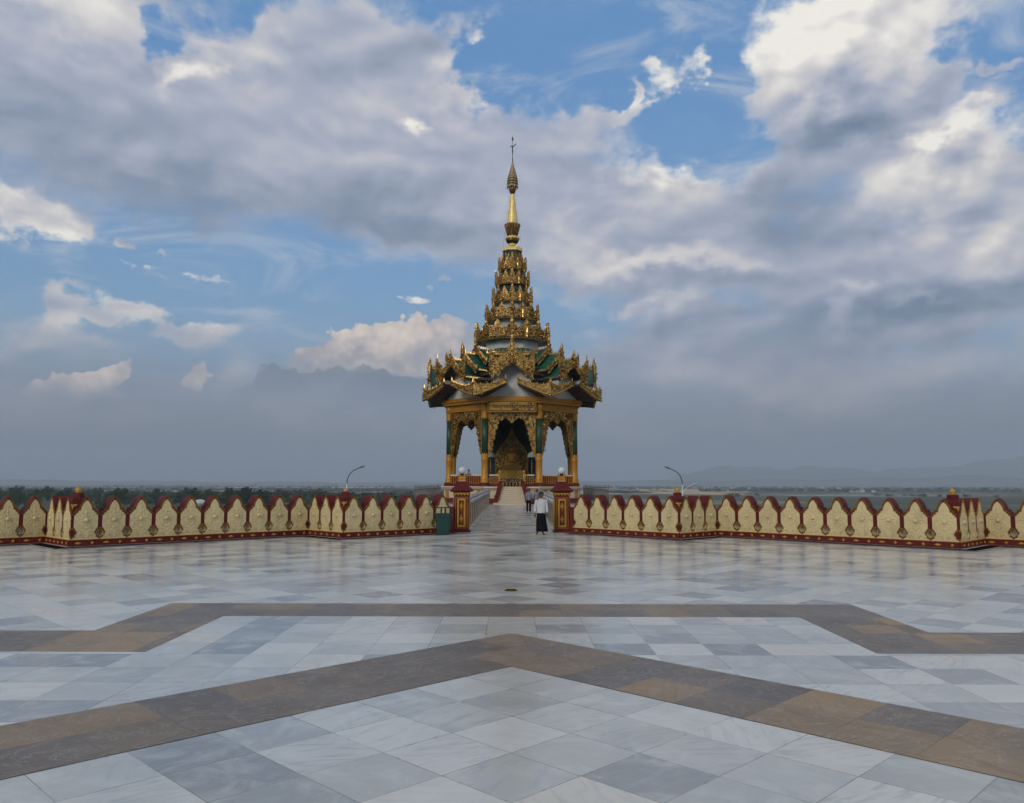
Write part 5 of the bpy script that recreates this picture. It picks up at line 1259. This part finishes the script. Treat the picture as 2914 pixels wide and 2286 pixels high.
m.ball((.02,-.135,.80), .035, 8, 6); m.build('wrap_skirt', [BLACKC], man)

def walker(label, x, y, s, yaw, top, bottom, kind):
    p = thing('person', label, 'person', (x, y, 0), yaw, 'people on the walkway'); p.scale = (s, s, s)
    nk = (0,-.01,1.40); c, f, a, hc = head_chains(nk, 0, .15, 1.04)
    S_ = {q: (q*.17,0,1.305) for q in (-1, 1)}; E_ = {q: (q*.235,.03,1.06) for q in (-1, 1)}; W_ = {q: (q*.225,-.05 if q > 0 else .06,.84) for q in (-1, 1)}
    ch = [[(0,0,.86,(.125,.10)), (0,.01,1.02,(.115,.088)), (0,0,1.2,(.14,.10)), (0,0,1.32,(.095,.07)), (*nk,.046)]]+hc
    for q in (-1, 1):
        ch.append([(0,0,1.2,.14), (*S_[q],.05), (*E_[q],.037), (*W_[q],.024)]); ch += hand(W_[q], (0,-.15,-1), q)
        k = .08*q; ch.append([(0,0,.86,.125), (q*.085,0,.80,.08), (q*.09,-k-.02,.45,.055), (q*.09,-k*.6,.085,.034), (q*.095,-k*.6-.05,.04,.03), (q*.11,-k*.6-.15,.02,.02)])
    skin('body', ch, SKIN, p); face(p, c, f, a, 1.04)
    m = MB(); z0 = .82 if kind == 'boy' else .84
    loft(m, [ell(.175,.13,z0,0,0,24,.03,6), ell(.172,.125,.95,0,0,24,.02,5), ell(.178,.12,1.15), ell(.185,.12,1.23), ell(.17,.10,1.30), ell(.11,.08,1.36), ell(.06,.058,1.385), ell(.064,.06,1.41)])
    for q in (-1, 1):
        sl_ = [(q*.12,0,1.295,.07), (*S_[q],.072), (lerp(S_[q][0], E_[q][0], .55),.015,1.17,.066)]
        if kind == 'boy': sl_ += [(*E_[q],.056), (lerp(E_[q][0], W_[q][0], .5), lerp(E_[q][1], W_[q][1], .5),.95,.048)]
        sleeve(m, sl_)
    m.build('shirt', [top], p)
    m = MB()
    if kind == 'boy':
        hair(p, c, f, a, 1.04, 0, 1.08)
        loft(m, [ell(.16,.12,.70), ell(.165,.125,.80), ell(.155,.115,.865)])
        for q in (-1, 1): k = .08*q; sleeve(m, [(q*.08,0,.80,.09), (q*.09,-k-.02,.45,.075), (q*.092,-k*.6,.07,.066)])
        m.build('trousers', [bottom], p)
    else:
        hair(p, c, f, a, 1.04, .20, 1.1)
        loft(m, [ell(.235,.20,.22,0,0,28,.06,7), ell(.21,.175,.5,0,0,28,.045,7,.5), ell(.18,.14,.75,0,0,28,.03,7,1), ell(.16,.118,.86,0,0,28)]); m.build('skirt', [bottom], p)
walker('youth in blue checked shirt and black trousers at the far end of the walkway', 1.165, 56.5, .985, .12, PLAID, BLACKC, 'boy')
walker('woman in mauve patterned dress with dark tied hair walking behind the white-shirted man', 1.86, 60.0, .95, .1, MAUVE, MAUVE, 'woman')
# person leaning on the balustrade of the pavilion
ln = thing('person', 'person in pink checked shirt leaning with folded arms on the pavilion balustrade', 'person', (-4.10,PY-4.95,1.66), -PI/4)
nk = (.03,-.30,1.42); c, f, a, hc = head_chains(nk, 0, .5, 1.05)
ch = [[(0,.08,.90,(.13,.10)), (0,-.02,1.06,(.125,.09)), (.01,-.16,1.22,(.15,.10)), (.025,-.26,1.34,(.09,.07)), (*nk,.048)]]+hc
for s, e_, w_ in ((-1, (-.24,-.34,1.12), (-.03,-.46,1.20)), (1, (.28,-.36,1.12), (.10,-.50,1.20))):
    ch.append([(.01,-.16,1.22,.14), (.02+s*.18,-.22,1.32,.052), (*e_,.04), (*w_,.026)]); ch += hand(w_, (-s,-.2,-.1), s)
    ch.append([(0,.08,.90,.13), (s*.09,.10,.82,.085), (s*.1,.10,.45,.06), (s*.1,.14,.085,.036), (s*.11,.06,.04,.03), (s*.12,-.02,.02,.02)])
skin('body', ch, SKIN, ln); hair(ln, c, f, a, 1.05, 0, 1.12); face(ln, c, f, a, 1.05)
m = MB(); loft(m, [ell(.18,.13,.84,0,.09), ell(.178,.128,.98,0,.04), ell(.185,.125,1.12,.005,-.07), ell(.19,.12,1.24,.01,-.17), ell(.17,.10,1.32,.018,-.235), ell(.10,.08,1.385,.026,-.28), ell(.062,.06,1.415,.03,-.30)])
for s, e_, w_ in ((-1, (-.24,-.34,1.12), (-.03,-.46,1.20)), (1, (.28,-.36,1.12), (.10,-.50,1.20))):
    sleeve(m, [(.02+s*.12,-.21,1.31,.07), (.02+s*.18,-.22,1.32,.074), (*e_,.06), (lerp(e_[0], w_[0], .7), lerp(e_[1], w_[1], .7), lerp(e_[2], w_[2], .7), .045)])
m.build('shirt', [PINKC], ln)
m = MB(); loft(m, [ell(.16,.13,.7,0,.10), ell(.165,.13,.80,0,.09), ell(.155,.12,.92,0,.07)])
for s in (-1, 1): sleeve(m, [(s*.085,.10,.80,.09), (s*.1,.10,.45,.07), (s*.1,.14,.07,.062)])
m.build('trousers', [BLACKC], ln)
# ---------------------------------------------------------------- light and camera
build_world()
L = bpy.data.lights.new('sun', 'SUN'); L.energy = SUN_E; L.angle = math.radians(SUN_ANGLE); L.color = (1.0, .90, .76)
so = link('sun', L)
sd = Vector((math.sin(SUN_AZ)*math.cos(SUN_EL), math.cos(SUN_AZ)*math.cos(SUN_EL), math.sin(SUN_EL)))
so.rotation_euler = sd.to_track_quat('Z', 'Y').to_euler(); so.location = (-20, -40, 40)
cd_ = bpy.data.cameras.new('camera'); co_ = link('camera', cd_)
cd_.sensor_width = 36; cd_.lens = 36*CAMF/2914; cd_.clip_start = .1; cd_.clip_end = 40000
co_.matrix_world = T((0, 0, 2)) @ Rx(PI/2+PITCH) @ Rz(.0024)
sc = bpy.context.scene; sc.camera = co_
sc.view_settings.view_transform = 'Standard'; sc.view_settings.look = 'None'; sc.view_settings.exposure = 0; sc.view_settings.gamma = 1
sc.cycles.use_adaptive_sampling = True; sc.cycles.adaptive_threshold = .02; sc.cycles.adaptive_min_samples = 12
sc.cycles.use_denoising = True; sc.cycles.denoiser = 'OPENIMAGEDENOISE'
sc.cycles.max_bounces = 6; sc.cycles.diffuse_bounces = 3; sc.cycles.glossy_bounces = 3; sc.cycles.transmission_bounces = 2; sc.cycles.volume_bounces = 0
sc.cycles.sample_clamp_indirect = 6; sc.cycles.caustics_reflective = False; sc.cycles.caustics_refractive = False
